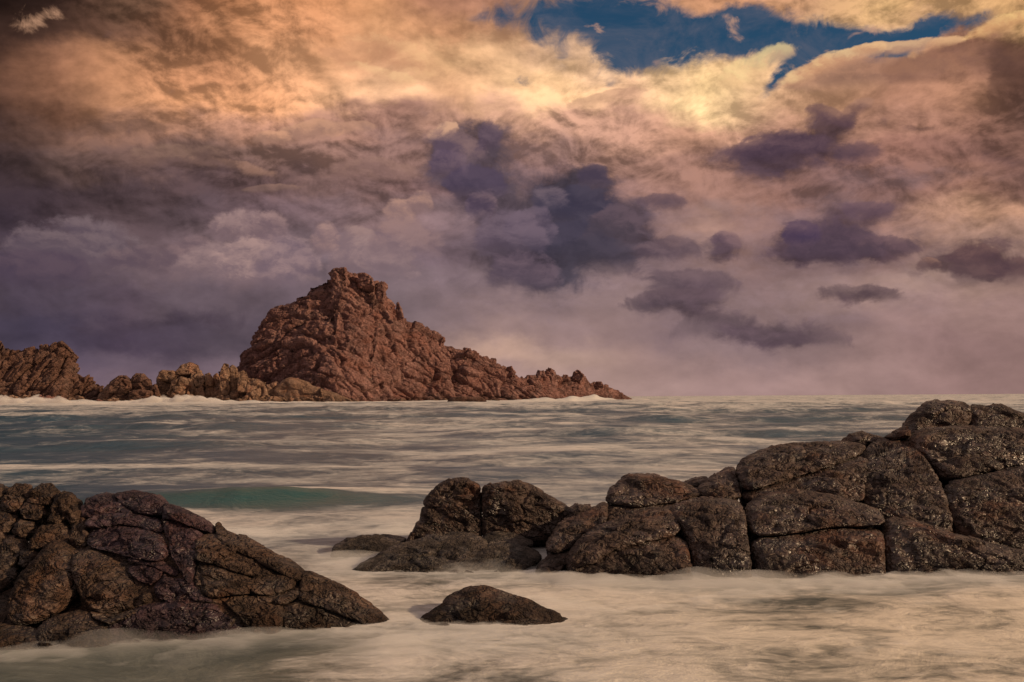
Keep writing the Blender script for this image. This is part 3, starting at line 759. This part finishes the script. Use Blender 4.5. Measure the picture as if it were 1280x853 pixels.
rocks('boulder', 'square-topped boulder between two deep upright cracks in the front row', [
   [(836,644),(854,629),(878,622),(926,626),(934,640),(939,672),(942,690),(945,742),(874,745),(868,700),(860,674),(850,658)]], 0.0, (905, 720), q=4.0, grow=1.02)
rocks('boulder', 'long blocky boulder cut by a level crack, right of the deepest crack', [
   [(936,636),(951,622),(970,616),(999,612),(1047,620),(1086,632),(1112,643),(1112,663),(1057,661),(999,671),(945,676),(938,655)],
   [(943,677),(999,671),(1057,661),(1112,663),(1114,742),(1040,748),(953,742)]], 0.0, (1030, 720), q=4.2, grow=1.01)
rocks('boulder', 'long smooth boulder sloping down to the right edge at the waterline', [
   [(1112,643),(1144,651),(1193,666),(1241,680),(1300,694),(1360,712),(1400,745),(1250,752),(1115,745)]], 0.0, (1200, 720), q=3.6, grow=1.01, T=0.7)
rocks('boulder', 'small wedge-shaped boulder with a sunlit left edge behind the front row', [
   [(874,614),(895,597),(919,582),(926,592),(931,624),(900,630),(882,624)]], 0.5, (900, 700), q=2.8)
rocks('boulder', 'broad domed boulder with a pale streak across it, middle of the right pile', [
   [(922,582),(946,566),(975,557),(1023,553),(1067,553),(1098,554),(1090,568),(1050,582),(1018,594),(985,602),(934,618),(926,601)],
   [(928,632),(931,616),(985,601),(1018,592),(1052,580),(1090,568),(1084,632),(1047,630),(999,625),(960,632)]], 0.35, (1000, 700), q=3.2, grow=1.02)
rocks('boulder', 'tall rounded boulder with a crack curving down its right side', [
   [(1084,580),(1092,560),(1105,547),(1140,547),(1155,563),(1180,601),(1192,635),(1195,674),(1144,662),(1086,645),(1079,616)]], 0.55, (1135, 700), q=3.0, grow=1.01)
rocks('boulder', 'upper right boulder with a flat pale top, below the dark crest rock', [
   [(1134,549),(1154,537),(1193,533),(1240,534),(1300,537),(1380,545),(1390,580),(1305,580),(1243,592),(1186,604),(1166,579),(1146,559)]], 0.75, (1230, 690), q=3.4, grow=1.01, T=0.8)
rocks('boulder', 'large reddish brown boulder face at the right edge under the flat top', [
   [(1187,606),(1241,594),(1305,580),(1390,580),(1400,715),(1300,705),(1241,691),(1197,675),(1192,635)]], 0.5, (1260, 700), q=3.4, grow=1.01, T=0.8)
rocks('boulder', 'darkest boulder cresting the right pile against the sea and horizon', [
   [(1131,548),(1143,521),(1164,502),(1192,499),(1216,503),(1221,520),(1216,540),(1175,540)],
   [(1214,504),(1237,507),(1254,503),(1280,515),(1330,524),(1380,545),(1300,548),(1216,544)]], 2.6, (1210, 690), q=3.2, grow=1.02)
single('far_rock', 'small dark rock poking up left of the crest rock, behind the domed boulder', 'boulder', [[(1054,556),(1067,544),(1085,540),(1117,548),(1117,560),(1080,564)]], lambda px, py: 22.0, M_RIGHT, (1085, 640, 22.0), 'boulders piled at the right', fil=.3, groove=.4, dome=.2, T=1.)
single('far_rock', 'tiny dark rock wedged just left of the crest rock', 'boulder', [[(1112,547),(1130,537),(1142,532),(1144,548),(1120,553)]], lambda px, py: 21.5, M_RIGHT, (1128, 640, 21.5), 'boulders piled at the right', fil=.3, groove=.4, dome=.2, T=1.)
single('far_rock', 'small dark rock seen between the knob boulder and the wedge boulder', 'boulder', [[(852,606),(870,599),(888,598),(890,612),(870,618)]], lambda px, py: 20.5, M_RIGHT, (870, 640, 20.5), 'boulders piled at the right', fil=.3, groove=.4, dome=.2, T=1.)
o_ = ground_pt(1000, 720, 18.0)
bd = block('bedrock', [(700,720),(760,660),(900,640),(1000,600),(1100,590),(1250,570),(1400,580),(1400,770),(700,770)], lambda px, py: 19.4 + KR * (720 - py), M_RIGHT, None, o_, T=0.9, res=6, rough=.4)
tag(bd, 'dark bedrock showing only in the cracks between the boulders piled at the right', 'rock')

# ------------------------------------------------------------------ distant islands
D0 = 560.0
def profile(pts, x):
    p = np.array(pts, float); return np.interp(x, p[:, 0], p[:, 1])
def ridge_mesh(pts, x0, x1, depth, front, seed, nx, nt, cellm, rotf, jag=1.0, back=0.5, taper=10):
    """a crag whose skyline follows pts; depth(x) is where the crest stands, its foot comes forward by front*height"""
    xs = np.linspace(x0, x1, nx)
    top = profile(pts, xs)
    Dx = np.array([depth(x) for x in xs])
    cr3 = np.array([at(a, b, d) for a, b, d in zip(xs, top, Dx)])
    H = np.maximum(cr3[:, 2], 0.2)
    nb = max(6, nt // 5)
    t1 = np.linspace(0, 1, nt); t2 = np.linspace(1, 0, nb + 1)[1:]
    tt = np.concatenate([t1, t2]); sgn = np.concatenate([-np.ones(nt), np.ones(nb)])
    Tt, Xi = np.meshgrid(tt, np.arange(nx), indexing='ij')
    Sg = np.repeat(sgn[:, None], nx, 1)
    Hh = H[Xi]
    Z = Tt * (Hh + 3.0) - 3.0
    wdt = np.where(Sg < 0, front, back) * Hh
    prof = (1 - Tt) * 0.8 + 0.2 * np.sqrt(np.maximum(1 - Tt ** 2, 0))
    Y = Dx[Xi] + Sg * wdt * prof
    X = cr3[:, 0][Xi]
    V = np.stack([X.ravel(), Y.ravel(), Z.ravel()], 1)
    i = (np.arange(len(tt) - 1)[:, None] * nx + np.arange(nx - 1)[None, :])
    Q = np.stack([i, i + 1, i + nx + 1, i + nx], -1).reshape(-1, 4)
    N = normals(V, Q)
    up = np.clip((V[:, 2]) / np.maximum(H[Xi].ravel(), 1), 0, 1)
    Hr = np.minimum(Hh.ravel(), 60)
    d = np.zeros(len(V))
    d += 0.07 * Hr * fbm(V / 45.0, 3, seed)
    wv = V + 2.5 * np.stack([fbm(V / 16, 2, seed + 1), fbm(V / 16, 2, seed + 2), fbm(V / 16, 2, seed + 3)], 1)
    ra, rb, xm, xw = rotf
    wgt = 1 / (1 + np.exp(-(V[:, 0] - xm) / xw))
    for k, (cs, am, st) in enumerate(cellm):
        fa = facets(wv, cs, seed + 20 * k, st, ra, 1.2, 0.8, 0.065)
        fb_ = facets(wv, cs, seed + 20 * k + 5, st, rb, 1.2, 0.8, 0.065) if rb != ra else fa
        d += am * (fa * (1 - wgt) + fb_ * wgt)
    d += 0.5 * fbm(V / 2.2, 4, seed + 90, gain=0.6)
    edge = np.clip(np.minimum(Xi.ravel(), nx - 1 - Xi.ravel()) / taper, 0.15, 1)
    sc = np.clip(Hr / 14.0, 0.25, 1) * edge
    kz = np.where(Sg.ravel() < 0, 1, 1)
    V = V + N * (d * jag * sc * kz)[:, None]
    return V, Q
mound_pts = [(290,478),(297.6,460.7),(304.6,446.6),(304.6,439.6),(318.7,423),(321,413.8),(335,392.7),(348,383),(366.8,371.6),(368,368.8),(380.8,363.4),(387.9,355.6),(392.6,356.4),(404.3,349.3),(412,346.8),(415.6,340.4),(430,339.5),(434,341),(444,341),(456,343.3),(465.3,348),(478,358.4),(479.3,366.7),(494.6,384),(500.5,389),(504,396),(508.7,402),(524,410.3),(538,420.8),(553,423.7),(570.6,434.7),(585,437.2),(597,443.4),(610,452),(621,453.8),(634,461),(640,462),(649.4,471.9),(662,474),(680,484),(700,500)]
def md(x): return D0 + 30 + max(0, x - 430) * 0.25
rotm = (0.42, -0.42, -112.0, 9.0)
o = (at(430, 500, D0)[0], D0 + 20, 0.0)
isl = thing('rock_island', 'tall reddish conical rock island with a craggy summit, across the water', 'island', o)
V, Q = ridge_mesh(mound_pts, 290, 698, md, 0.62, 5, 620, 230, [(19, 3.4, (2.3, 1, .7)), (8.5, 1.9, (2.2, 1, .65)), (3.6, .9, (1.8, 1, .7)), (1.8, .4, (1.3, 1, .9))], rotm)
m_ = make_obj('rock_face', V, Q, M_FAR, isl, o)
# summit tower, pinnacle and shoulder blocks: separate crags on the skyline
def fb(name, poly, Y, parent, org_, mat=M_FAR, **kw):
    kk = dict(res=0.9, smooth=.5, rough=1.9, far=True, fil=.12, groove=.14, dome=.06, tilt=.6); kk.update(kw)
    return block(name, poly, (lambda Y: lambda a, b: Y)(Y), mat, parent, org_, **kk)
for nm, poly, Y in [
  ('summit_crag', [(413,352),(414,337),(421,334),(432,335),(434,343),(434,362),(426,368),(418,364)], 581),
  ('crag', [(444,352),(447,341),(457,340),(466,348),(468,358),(450,360)], 584),
  ('crag', [(470,370),(471,354),(478,354),(481,362),(479,378),(473,378)], 585),
  ('pinnacle', [(494,390),(495,379),(498,377),(502,386),(505,397),(497,398)], 590),
  ('crag', [(579,440),(583,435),(588,435),(592,442),(584,446)], 620),
  ('crag', [(632,466),(634,459),(640,457),(645,466),(640,472)], 640),
]:
    fb(nm, poly, Y, isl, o)
# pale slanting slab at the island's foot
oo = ground_pt(400, 503, 545)
sl = single('slanting_slab', 'pale-edged slab of rock slanting down to the water at the island\'s foot', 'rock', [[(352,474),(362,471),(380,477),(410,489),(446,502),(450,510),(400,512),(356,508),(338,490)]], lambda a, b: 541 + (a < 400) * 2, M_FARB, (400, 503, 545), smooth=2, far=True, fil=.15, groove=.15, res=1.0, rough=.6)
# tail ridge of the island running off to the right
tail = [(600,490),(620,480),(640,478),(650,475),(659,468.6),(671,469.7),(675.6,463),(680,464.5),(685.5,460.5),(697.5,467.5),(703,470),(713,469.7),(721.6,463),(730,469.7),(738,478.4),(745,477.4),(750,478.4),(760,483.5),(769.7,487.2),(787,497),(795,502)]
oo = ground_pt(710, 500, 700)
V, Q = ridge_mesh(tail, 640, 795, lambda x: 640 + (x - 640) * 1.0, 0.8, 9, 330, 90, [(8, 2.0, (1.2, 1, .9)), (4, 1.2, (1, 1, .9)), (2, .6, (1, 1, 1))], (-.4, -.4, 0, 1))
tl = make_obj('rocky_point', V, Q, M_FAR, None, oo); tag(tl, 'low knobbly rocky point tapering into the sea right of the conical island', 'island')
for k, poly in enumerate([[(672,474),(674,464),(680,463),(684,472)],[(681,470),(683,461),(689,460),(694,468),(690,474)],[(714,474),(718,464),(724,462),(731,470),(726,478)],[(742,484),(745,477),(752,477),(756,484)],[(656,476),(659,469),(665,469),(669,477)],[(700,476),(704,468),(710,469),(713,476)]]):
    ob = fb('crag', [(a, b) for a, b in poly], 640 + (poly[0][0] - 640) * 0.95, tl, oo, res=.8)
# foot boulders in front of island
single('surf_rock', 'dark low rock streaked with white foam in front of the island', 'rock', [[(558,503),(562,497),(575,496),(592,496),(605,497),(610,505),(600,508),(562,508)]], lambda a, b: 470.0, M_FARD, (585, 505, 470), smooth=2, far=True, fil=.3, groove=.3, res=.9)
rs = random.Random(4)
fo = (at(480, 503, 520)[0], 520, 0)
ft = thing('foot_rocks', 'low broken rocks along the waterline at the foot of the conical island', 'rock', fo)
for i in range(34):
    px = 300 + i * 10.3 + rs.uniform(-3, 3); w_ = rs.uniform(6, 12); h_ = rs.uniform(3, 9) * (1.3 if px < 420 else .8); Yb = 532 + rs.uniform(-8, 8) + max(0, px - 500) * .45
    yb = 505
    poly = [(px - w_, yb + 2), (px - w_ * .8, yb - h_ * .7), (px - w_ * .2, yb - h_), (px + w_ * .5, yb - h_ * .85), (px + w_, yb - h_ * .2), (px + w_, yb + 2)]
    fb('rock_block', poly, Yb, ft, fo, mat=M_FARB, res=1.1)

# dark headland at the far left
hl = [(-120,410),(-60,418),(-10,424),(0,426.8),(6.4,430.6),(20.6,438.4),(32,434.5),(40,433),(49,438.4),(51.6,432),(64.5,429.3),(76,427.5),(83,432),(91.5,440.6),(92,446),(93,459),(103,468),(116,473),(127.6,481),(140,498)]
oo = ground_pt(50, 500, 555)
V, Q = ridge_mesh(hl, -120, 138, lambda x: 565, 0.6, 23, 380, 150, [(15, 2.6, (2.4, 1, .6)), (6.5, 1.4, (2.2, 1, .6)), (3, .6, (1.5, 1, .8))], (.75, .75, 0, 1), back=.5)
ob = make_obj('headland', V, Q, M_FARD, None, oo); tag(ob, 'dark slanting headland with a jagged top at the left edge', 'headland')
for poly in ([(68,440),(70,428),(77,426),(86,434),(93,441),(88,448),(76,448)], [(50,446),(50,433),(58,431),(66,440),(62,448)], [(28,446),(30,435),(35,434),(40,444)]):
    fb('crag', poly, 562, ob, oo, mat=M_FARD)

# rounded stacks of rock between headland and island: each stack a thing, each block a part
def stack(name, lab, polys, Y, mat=M_FARB):
    bx = sum(p[0] for p in polys[0]) / len(polys[0])
    o_ = ground_pt(bx, 503, Y); t_ = thing(name, lab, 'rock', o_, 'rounded rocks between headland and island')
    for i, p in enumerate(polys): fb('rock_block', p, Y + (i % 3) * 2 - 2, t_, o_, mat=mat, smooth=.6, rough=1.7, fil=.13, groove=.16, dome=.08, gro=.4)
_cp = [(124,492),(131,485),(140,477),(149,470),(157,470),(163,477),(172,469),(180,468),(187,476),(192,483),(197,478),(200,467),(214,466),(224,462),(232,456),(243,457),(250,468),(257,474),(262,469),(268,474),(276,466),(283,460),(290,463),(300,468),(312,474),(330,480)]
V, Q = ridge_mesh(_cp, 124, 330, lambda x: 558, 0.9, 41, 420, 90, [(7, 1.9, (1.0, 1, 1.5)), (3.2, 1.0, (1, 1, 1.3)), (1.6, .5, (1, 1, 1))], (.1, .1, 0, 1))
_oo = ground_pt(225, 503, 550)
tag(make_obj('rock_ridge', V, Q, M_FARB, None, _oo), 'rugged low brown ridge joining the headland to the conical island, behind its rounded boulders', 'rock')
stack('rock_stack', 'dark domed double rock just right of the headland', [
  [(131,492),(138,478),(148,469),(156,469),(163,476),(164,486),(150,490)], [(160,488),(162,474),(170,467),(179,467),(187,474),(189,486),(176,490)],
  [(134,500),(138,488),(160,486),(163,500),(150,506)], [(160,504),(160,488),(176,487),(190,489),(191,500),(176,508)], [(188,498),(187,482),(194,480),(198,488),(197,500)]], 545, M_FARD)
stack('rock_stack', 'large block-built rounded rock with a flat capstone, behind the pale surf', [
  [(197,475),(199,465),(206,463),(217,464),(220,470),(214,475)], [(218,466),(226,457),(236,453),(246,456),(249,464),(236,468),(224,469)],
  [(196,492),(198,475),(215,472),(222,478),(214,494),(200,498)], [(208,492),(214,476),(226,471),(240,473),(243,484),(238,498),(215,500)],
  [(240,474),(238,466),(250,463),(256,472),(254,482),(244,484)], [(196,508),(197,496),(218,494),(222,508)], [(218,508),(218,494),(240,492),(246,508)], [(240,500),(242,482),(252,480),(256,494),(250,508)]], 548)
stack('rock_stack', 'narrow upright rocks with sunlit right edges, between the capstone rock and the island', [
  [(256,482),(256,468),(262,466),(266,474),(265,484)], [(256,504),(256,484),(265,482),(268,496),(266,508)], [(266,486),(266,470),(271,466),(275,474),(274,488)],
  [(268,508),(268,490),(276,487),(280,500),(279,510)]], 550)
stack('rock_stack', 'tall fluted rock pillars tight against the left foot of the island', [
  [(275,472),(276,461),(279,454),(284,456),(286,464),(284,474)], [(274,492),(275,474),(284,472),(287,484),(284,496)], [(287,472),(287,460),(291,456),(296,460),(297,472),(294,490),(288,490)],
  [(297,490),(297,466),(303,463),(308,468),(308,490)], [(274,510),(274,496),(286,494),(288,508)], [(287,508),(287,490),(300,488),(306,500),(304,510)], [(306,500),(307,480),(318,474),(330,478),(334,494),(322,504)],
  [(304,510),(306,498),(322,496),(336,500),(338,510)], [(330,500),(332,482),(344,478),(354,486),(354,502)]], 543)
o_ = ground_pt(60, 503, 520)
lf = thing('shore_rocks', 'low reddish rocks half hidden in pale surf under the left headland', 'rock', o_)
for i in range(22):
    px = -40 + i * 11.5 + rs.uniform(-3, 3); w_ = rs.uniform(7, 13); h_ = rs.uniform(6, 14) * (1 if px < 100 else .8); yb = 507
    poly = [(px - w_, yb + 2), (px - w_ * .8, yb - h_ * .7), (px - w_ * .2, yb - h_), (px + w_ * .5, yb - h_ * .85), (px + w_, yb - h_ * .2), (px + w_, yb + 2)]
    fb('rock_block', poly, 525 + rs.uniform(-6, 6), lf, o_, mat=M_FARB if rs.random() < .5 else M_FAR, res=1.1, q=3.0)

# ------------------------------------------------------------------ the sea
def build_sea():
    ny, nx = 600, 460
    Y = 2.0 * (9000.0 / 2.0) ** (np.linspace(0, 1, ny) ** 0.92)
    s = np.linspace(-1, 1, nx); ta = 0.62 * s + 1.9 * s ** 7
    YY, TA = np.meshgrid(Y, ta, indexing='ij')
    X = TA * (YY + 2.0)
    x = X.ravel(); y = YY.ravel(); z0 = np.zeros_like(x)
    def A(sx, sy, o, seed, **k): return fbm(np.stack([x / sx, y / sy, z0 + o], 1), 3, seed, **k)
    far = np.clip((y - 22) / 60, 0, 1); vf = np.clip((y - 120) / 300, 0, 1)
    h = 0.10 * A(5, 2.4, 1, 1) * np.clip((y - 5) / 12, .25, 1)
    h += far * (0.9 * A(34, 9, 2, 2) + 0.45 * A(11, 4.5, 3, 3)) + vf * 2.2 * A(110, 30, 4, 5)
    # the green wave
    yc = 29.3 + 0.05 * (x + 6) + 0.5 * A(6, 6, 5, 8)
    wv = np.exp(-((x + 7.6) / 4.6) ** 2) * 0.34 * (1 + .5 * A(2.5, 3, 6, 91))
    dd = y - yc
    wave = wv * np.where(dd < 0, np.exp(-(dd / 0.9) ** 2), np.exp(-(dd / 3.2) ** 2))
    h += wave
    sw = np.zeros_like(h)
    # a further swell line
    for (yc2, xc, xw, am) in ((41, -16, 12, .28), (50, 3, 14, .30), (60, -22, 20, .5), (75, 8, 26, .6), (96, -30, 30, .7), (112, 22, 40, .8), (140, -34, 50, .9), (170, 40, 60, 1.0), (215, -20, 70, 1.1), (270, 60, 90, 1.2)):
        d2 = y - yc2 - (1.6 + yc2 / 22) * A(9 + yc2 / 14, 30, yc2, 12) - .05 * (x - xc) * math.sin(yc2)
        wl = 1.2 + yc2 / 60
        am_ = am * np.exp(-((x - xc) / xw) ** 2) * (1 + .8 * A(10, 14, yc2 + 3, 15))
        h += am_ * np.where(d2 < 0, np.exp(-(d2 / wl) ** 2), np.exp(-(d2 / (3.4 * wl)) ** 2))
        sw += am_ / am * np.clip(.75 + 1.3 * A(4 + yc2 / 18, 2.5 + yc2 / 60, yc2 + 7, 66), 0, 1.5) * (.26 * np.exp(-((d2 - .8 * wl) / (1.2 * wl)) ** 2) - .22 * np.exp(-((d2 + .9 * wl) / (.9 * wl)) ** 2))
    # surf against the islands
    px = x / y * F + 640
    shore = np.interp(px, [-200, 0, 140, 260, 330, 450, 560, 640, 700, 790, 860], [514, 514, 517, 519, 517, 519, 525, 560, 610, 700, 760])
    inx = np.clip((820 - px) / 60, 0, 1)
    sd_ = shore - y
    surf = np.exp(-(sd_ / 14) ** 2) * inx
    ln = np.interp(px, [-100, 0, 60, 160, 200, 240, 300, 420, 520, 600, 640, 690, 740, 790], [4.2, 4.4, 3.6, 2.0, 4.2, 4.8, 2.0, 1.2, .8, 1.3, 2.0, 3.4, 4.6, 1.4])
    h += surf * ln * (0.65 + 0.7 * A(16, 10, 7, 21))
    # foam zones
    foam = np.full_like(x, 0.62)
    leftness = np.clip((560 - px) / 420, 0, 1)
    midz = np.clip((y - 26) / 5, 0, 1) * np.clip((190 - y) / 90, 0, 1)
    foam -= midz * (0.10 + 0.24 * leftness)
    foam += 0.10 * .15 * np.clip((17 - y) / 3, 0, 1) * np.clip((x + 1) / 2, 0, 1)
    foam += 0.12 * np.clip((y - 110) / 200, 0, 1) * np.clip((px - 560) / 300, 0, 1)
    foam -= 0.10 * np.clip((y - 90) / 60, 0, 1) * np.clip((330 - y) / 80, 0, 1)
    foam += 0.34 * np.exp(-((y - 39) / 4.5) ** 2) * leftness * .8
    foam -= 0.42 * np.exp(-((dd + 0.7) / 1.1) ** 2) * wv / .42 * 2.4
    foam += 0.34 * np.exp(-((dd - .9) / .9) ** 2) * wv / .42
    foam += 0.9 * np.exp(-(sd_ / 26) ** 2) * inx * np.clip(ln, .4, 1.4)
    foam += sw
    foam += 0.16 * A(14, 3.0, 9, 40) + 0.10 * A(60, 16, 9, 44)
    foam -= 0.62 * np.clip((13.4 - y) / 1.5, 0, 1) * np.clip((-1.5 - x) / 2.0, 0, 1)
    V = np.stack([x, y, h], 1)
    i = (np.arange(ny - 1)[:, None] * nx + np.arange(nx - 1)[None, :])
    Q = np.stack([i, i + 1, i + nx + 1, i + nx], -1).reshape(-1, 4)
    m = bpy.data.materials.new('sea_water'); m.use_nodes = True
    t = m.node_tree; g = G(t); b = t.nodes['Principled BSDF']
    geo = g.new('ShaderNodeNewGeometry'); pos = E(g, geo.outputs['Position'])
    X_, Y_, Z_ = g.sep(pos)
    at_ = g.new('ShaderNodeAttribute'); at_.attribute_name = 'foam'
    fz = E(g, at_.outputs['Fac'])
    def streak(sx, sy, sc, det=5, rough=0.6, dist=0.6): return g.noise(g.comb(X_ * sx, Y_ * sy, 0.0), sc, det, rough, dist=dist)
    a1 = streak(0.11, 0.14, 1.0); a2 = streak(0.42, 0.55, 1.0, 6, .65, 1.0); a3 = streak(1.7, 2.6, 1.0, 5, .65, 1.5); a4 = streak(.022, .034, 1.0)
    dist_ = g.mr(Y_, 20, 120)
    pat = (a2 - 0.5) * 0.9 + (a1 - 0.5) * 0.9 + (a4 - .5) * .9 * dist_ + (a3 - 0.5) * 0.5
    near = g.mr(Y_, 24.0, 16.0)
    lines = g.math('ABSOLUTE', streak(.55, 1.1, 1.0, 5, .6, 1.6) - 0.5)
    fm = g.mr(fz + pat * 1.05 - near * g.mr(lines, 0.0, .10, .05, -.05), 0.28, 0.82)
    warm = g.mr(g.noise(g.comb(X_ * .15, Y_ * .3, 3.0), 1.0, 4, .6), .4, .65)
    tl = g.new('ShaderNodeAttribute'); tl.attribute_name = 'teal'
    deep0 = g.mix(g.mr(a2, .35, .65), (.020, .068, .108), (.055, .105, .150))
    deep0 = g.mix(E(g, tl.outputs['Fac']), deep0, (.018, .092, .096))
    deep = g.mix(g.mr(Y_, 22, 15), deep0, g.mix(g.mr(a2, .35, .65), (.060, .078, .074), (.17, .185, .165)))
    fcol = g.mix(warm, (.60, .59, .57), (.74, .69, .64))
    fcol = g.mix(g.mr(X_, -1.0, 5.0) * g.mr(Y_, 17.5, 13.5) * 0.6, fcol, (.95, .80, .60))  # golden sun glow on the near right water, painted into the foam colour
    fcol = g.mix(g.mr(a3, .55, .75) * .35, fcol, (.86, .82, .77))
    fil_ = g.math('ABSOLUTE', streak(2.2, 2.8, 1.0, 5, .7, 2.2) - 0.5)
    fcol = g.mix(g.mr(fil_, 0.0, 0.020, 0.95, 0.0) * g.mr(Y_, 20.0, 13.0) * g.mr(a1, .40, .56) * g.mr(X_, -3.0, 2.0, .25, 1.0), fcol, (1.0, .90, .72))  # foam threads, turned bright gold as sun glints painted into the colour
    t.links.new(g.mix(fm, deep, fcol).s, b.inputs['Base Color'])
    t.links.new(g.mr(fm, 0, 1, .30, .62).s, b.inputs['Roughness'])
    b.inputs['Specular IOR Level'].default_value = 0.4
    b.inputs['IOR'].default_value = 1.33
    bp = g.new('ShaderNodeBump'); bp.inputs['Strength'].default_value = 0.7
    hgt = a2 * 0.10 + a3 * 0.035 + streak(.12, .5, 1.0, 6) * .5 * dist_
    bp.inputs['Distance'].default_value = 1.0
    t.links.new(hgt.s, bp.inputs['Height']); t.links.new(bp.outputs[0], b.inputs['Normal'])
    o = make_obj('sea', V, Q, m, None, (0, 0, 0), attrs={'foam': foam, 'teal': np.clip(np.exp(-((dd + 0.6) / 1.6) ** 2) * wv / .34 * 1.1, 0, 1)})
    o['kind'] = 'structure'
build_sea()

# ------------------------------------------------------------------ long-exposure mist lying on the water
def mist(name, x0, x1, y0, y1, n, hf, density, colour):
    xs = np.linspace(x0, x1, n); ys = np.linspace(y0, y1, int(n * 0.8))
    ny_, nx_ = len(ys), n
    YY, XX = np.meshgrid(ys, xs, indexing='ij'); x = XX.ravel(); y = YY.ravel()
    z = hf(x, y)
    e = np.minimum(np.minimum((x - x0), (x1 - x)) / (x1 - x0), np.minimum((y - y0), (y1 - y)) / (y1 - y0)) / 0.12
    e = np.clip(e, 0, 1); z = z * e - 0.25 * (1 - e)
    bot = np.full_like(z, -0.9)
    V = np.concatenate([np.stack([x, y, z], 1), np.stack([x, y, bot], 1)])
    i = (np.arange(ny_ - 1)[:, None] * nx_ + np.arange(nx_ - 1)[None, :])
    q = np.stack([i, i + 1, i + nx_ + 1, i + nx_], -1).reshape(-1, 4)
    m = nx_ * ny_
    ring = np.concatenate([np.arange(nx_ - 1), (np.arange(ny_ - 1)) * nx_ + nx_ - 1, (ny_ - 1) * nx_ + np.arange(nx_ - 1, 0, -1), np.arange(ny_ - 1, 0, -1) * nx_])
    r2 = np.roll(ring, -1)
    Q = np.concatenate([q, q[:, ::-1] + m, np.stack([ring, ring + m, r2 + m, r2], 1)])
    mt = bpy.data.materials.new(name + '_vapour'); mt.use_nodes = True; t = mt.node_tree
    for nd in list(t.nodes):
        if nd.type == 'BSDF_PRINCIPLED': t.nodes.remove(nd)
    pv = t.nodes.new('ShaderNodeVolumePrincipled'); pv.inputs['Density'].default_value = density
    pv.inputs['Color'].default_value = (*colour, 1); pv.inputs['Anisotropy'].default_value = 0.0
    t.links.new(pv.outputs[0], t.nodes['Material Output'].inputs['Volume'])
    o = make_obj(name, V, Q, mt, None, (0, 0, 0)); o['kind'] = 'stuff'
    return o
def mist_h(x, y):
    z0 = np.zeros_like(x)
    n1 = fbm(np.stack([x / 1.6, y / 1.1, z0 + 4], 1), 4, 77); n2 = fbm(np.stack([x / .35, y / .3, z0 + 4], 1), 3, 78)
    n3 = fbm(np.stack([x / .12, y / .16, z0 + 4], 1), 2, 79)
    dk = np.clip((13.2 - y) / 1.5, 0, 1) * np.clip((-1.5 - x) / 2.0, 0, 1)
    base = .15 * np.exp(-((y - 16.3) / .55) ** 2) * np.clip((x - .2) / .6, 0, 1) + .13 * np.exp(-((y - 17.4) / .9) ** 2) * np.clip((1.2 - x) / .5, 0, 1) * np.clip((x + 4) / .8, 0, 1)
    base += .08 * np.exp(-((y - 12.2) / .35) ** 2) * np.clip((-1.0 - x) / .5, 0, 1)
    nr = np.clip((15.5 - y) / 3, 0, 1)
    rt = np.clip((x + .5) / 2.5, 0, 1)
    return -0.012 + (.03 - .05 * rt) * nr + (0.11 - .03 * nr) * n1 + 0.05 * n2 + .02 * n3 - 0.04 * dk + base * .36 * (1 + 2.0 * n1)
mist('sea_mist', -16, 18, 7.5, 26, 380, mist_h, 3.2, (.93, .92, .91))
def mist_h2(x, y):
    z0 = np.zeros_like(x)
    n1 = fbm(np.stack([x / 2.4, y / 1.6, z0 + 9], 1), 4, 177)
    base = .22 * np.exp(-((y - 16.4) / .7) ** 2) * np.clip((x - .2) / .6, 0, 1) + .16 * np.exp(-((y - 17.6) / 1.2) ** 2) * np.clip((1.4 - x) / .5, 0, 1) * np.clip((x + 4) / .8, 0, 1)
    base += .14 * np.exp(-((y - 12.3) / .5) ** 2) * np.clip((-.8 - x) / .5, 0, 1)
    return -0.03 + 0.18 * n1 + base * .75 * (1 + 2.0 * n1)
mist('sea_mist', -15, 17, 8.5, 24, 200, mist_h2, 0.9, (.93, .92, .91))
def surf_h(x, y):
    z0 = np.zeros_like(x); px = x / y * F + 640
    ln = np.interp(px, [-100, 0, 60, 130, 200, 240, 300, 420, 560, 640, 700, 740, 790], [5, 6, 5, 1.5, 5, 6, 1.5, 1, 1, 1.5, 3, 5, 1])
    return 0.2 + ln * (0.55 + 1.1 * fbm(np.stack([x / 9, y / 9, z0 + 2], 1), 4, 88))
mist('surf_spray', -330, -30, 500, 527, 240, surf_h, 0.5, (.95, .92, .90))
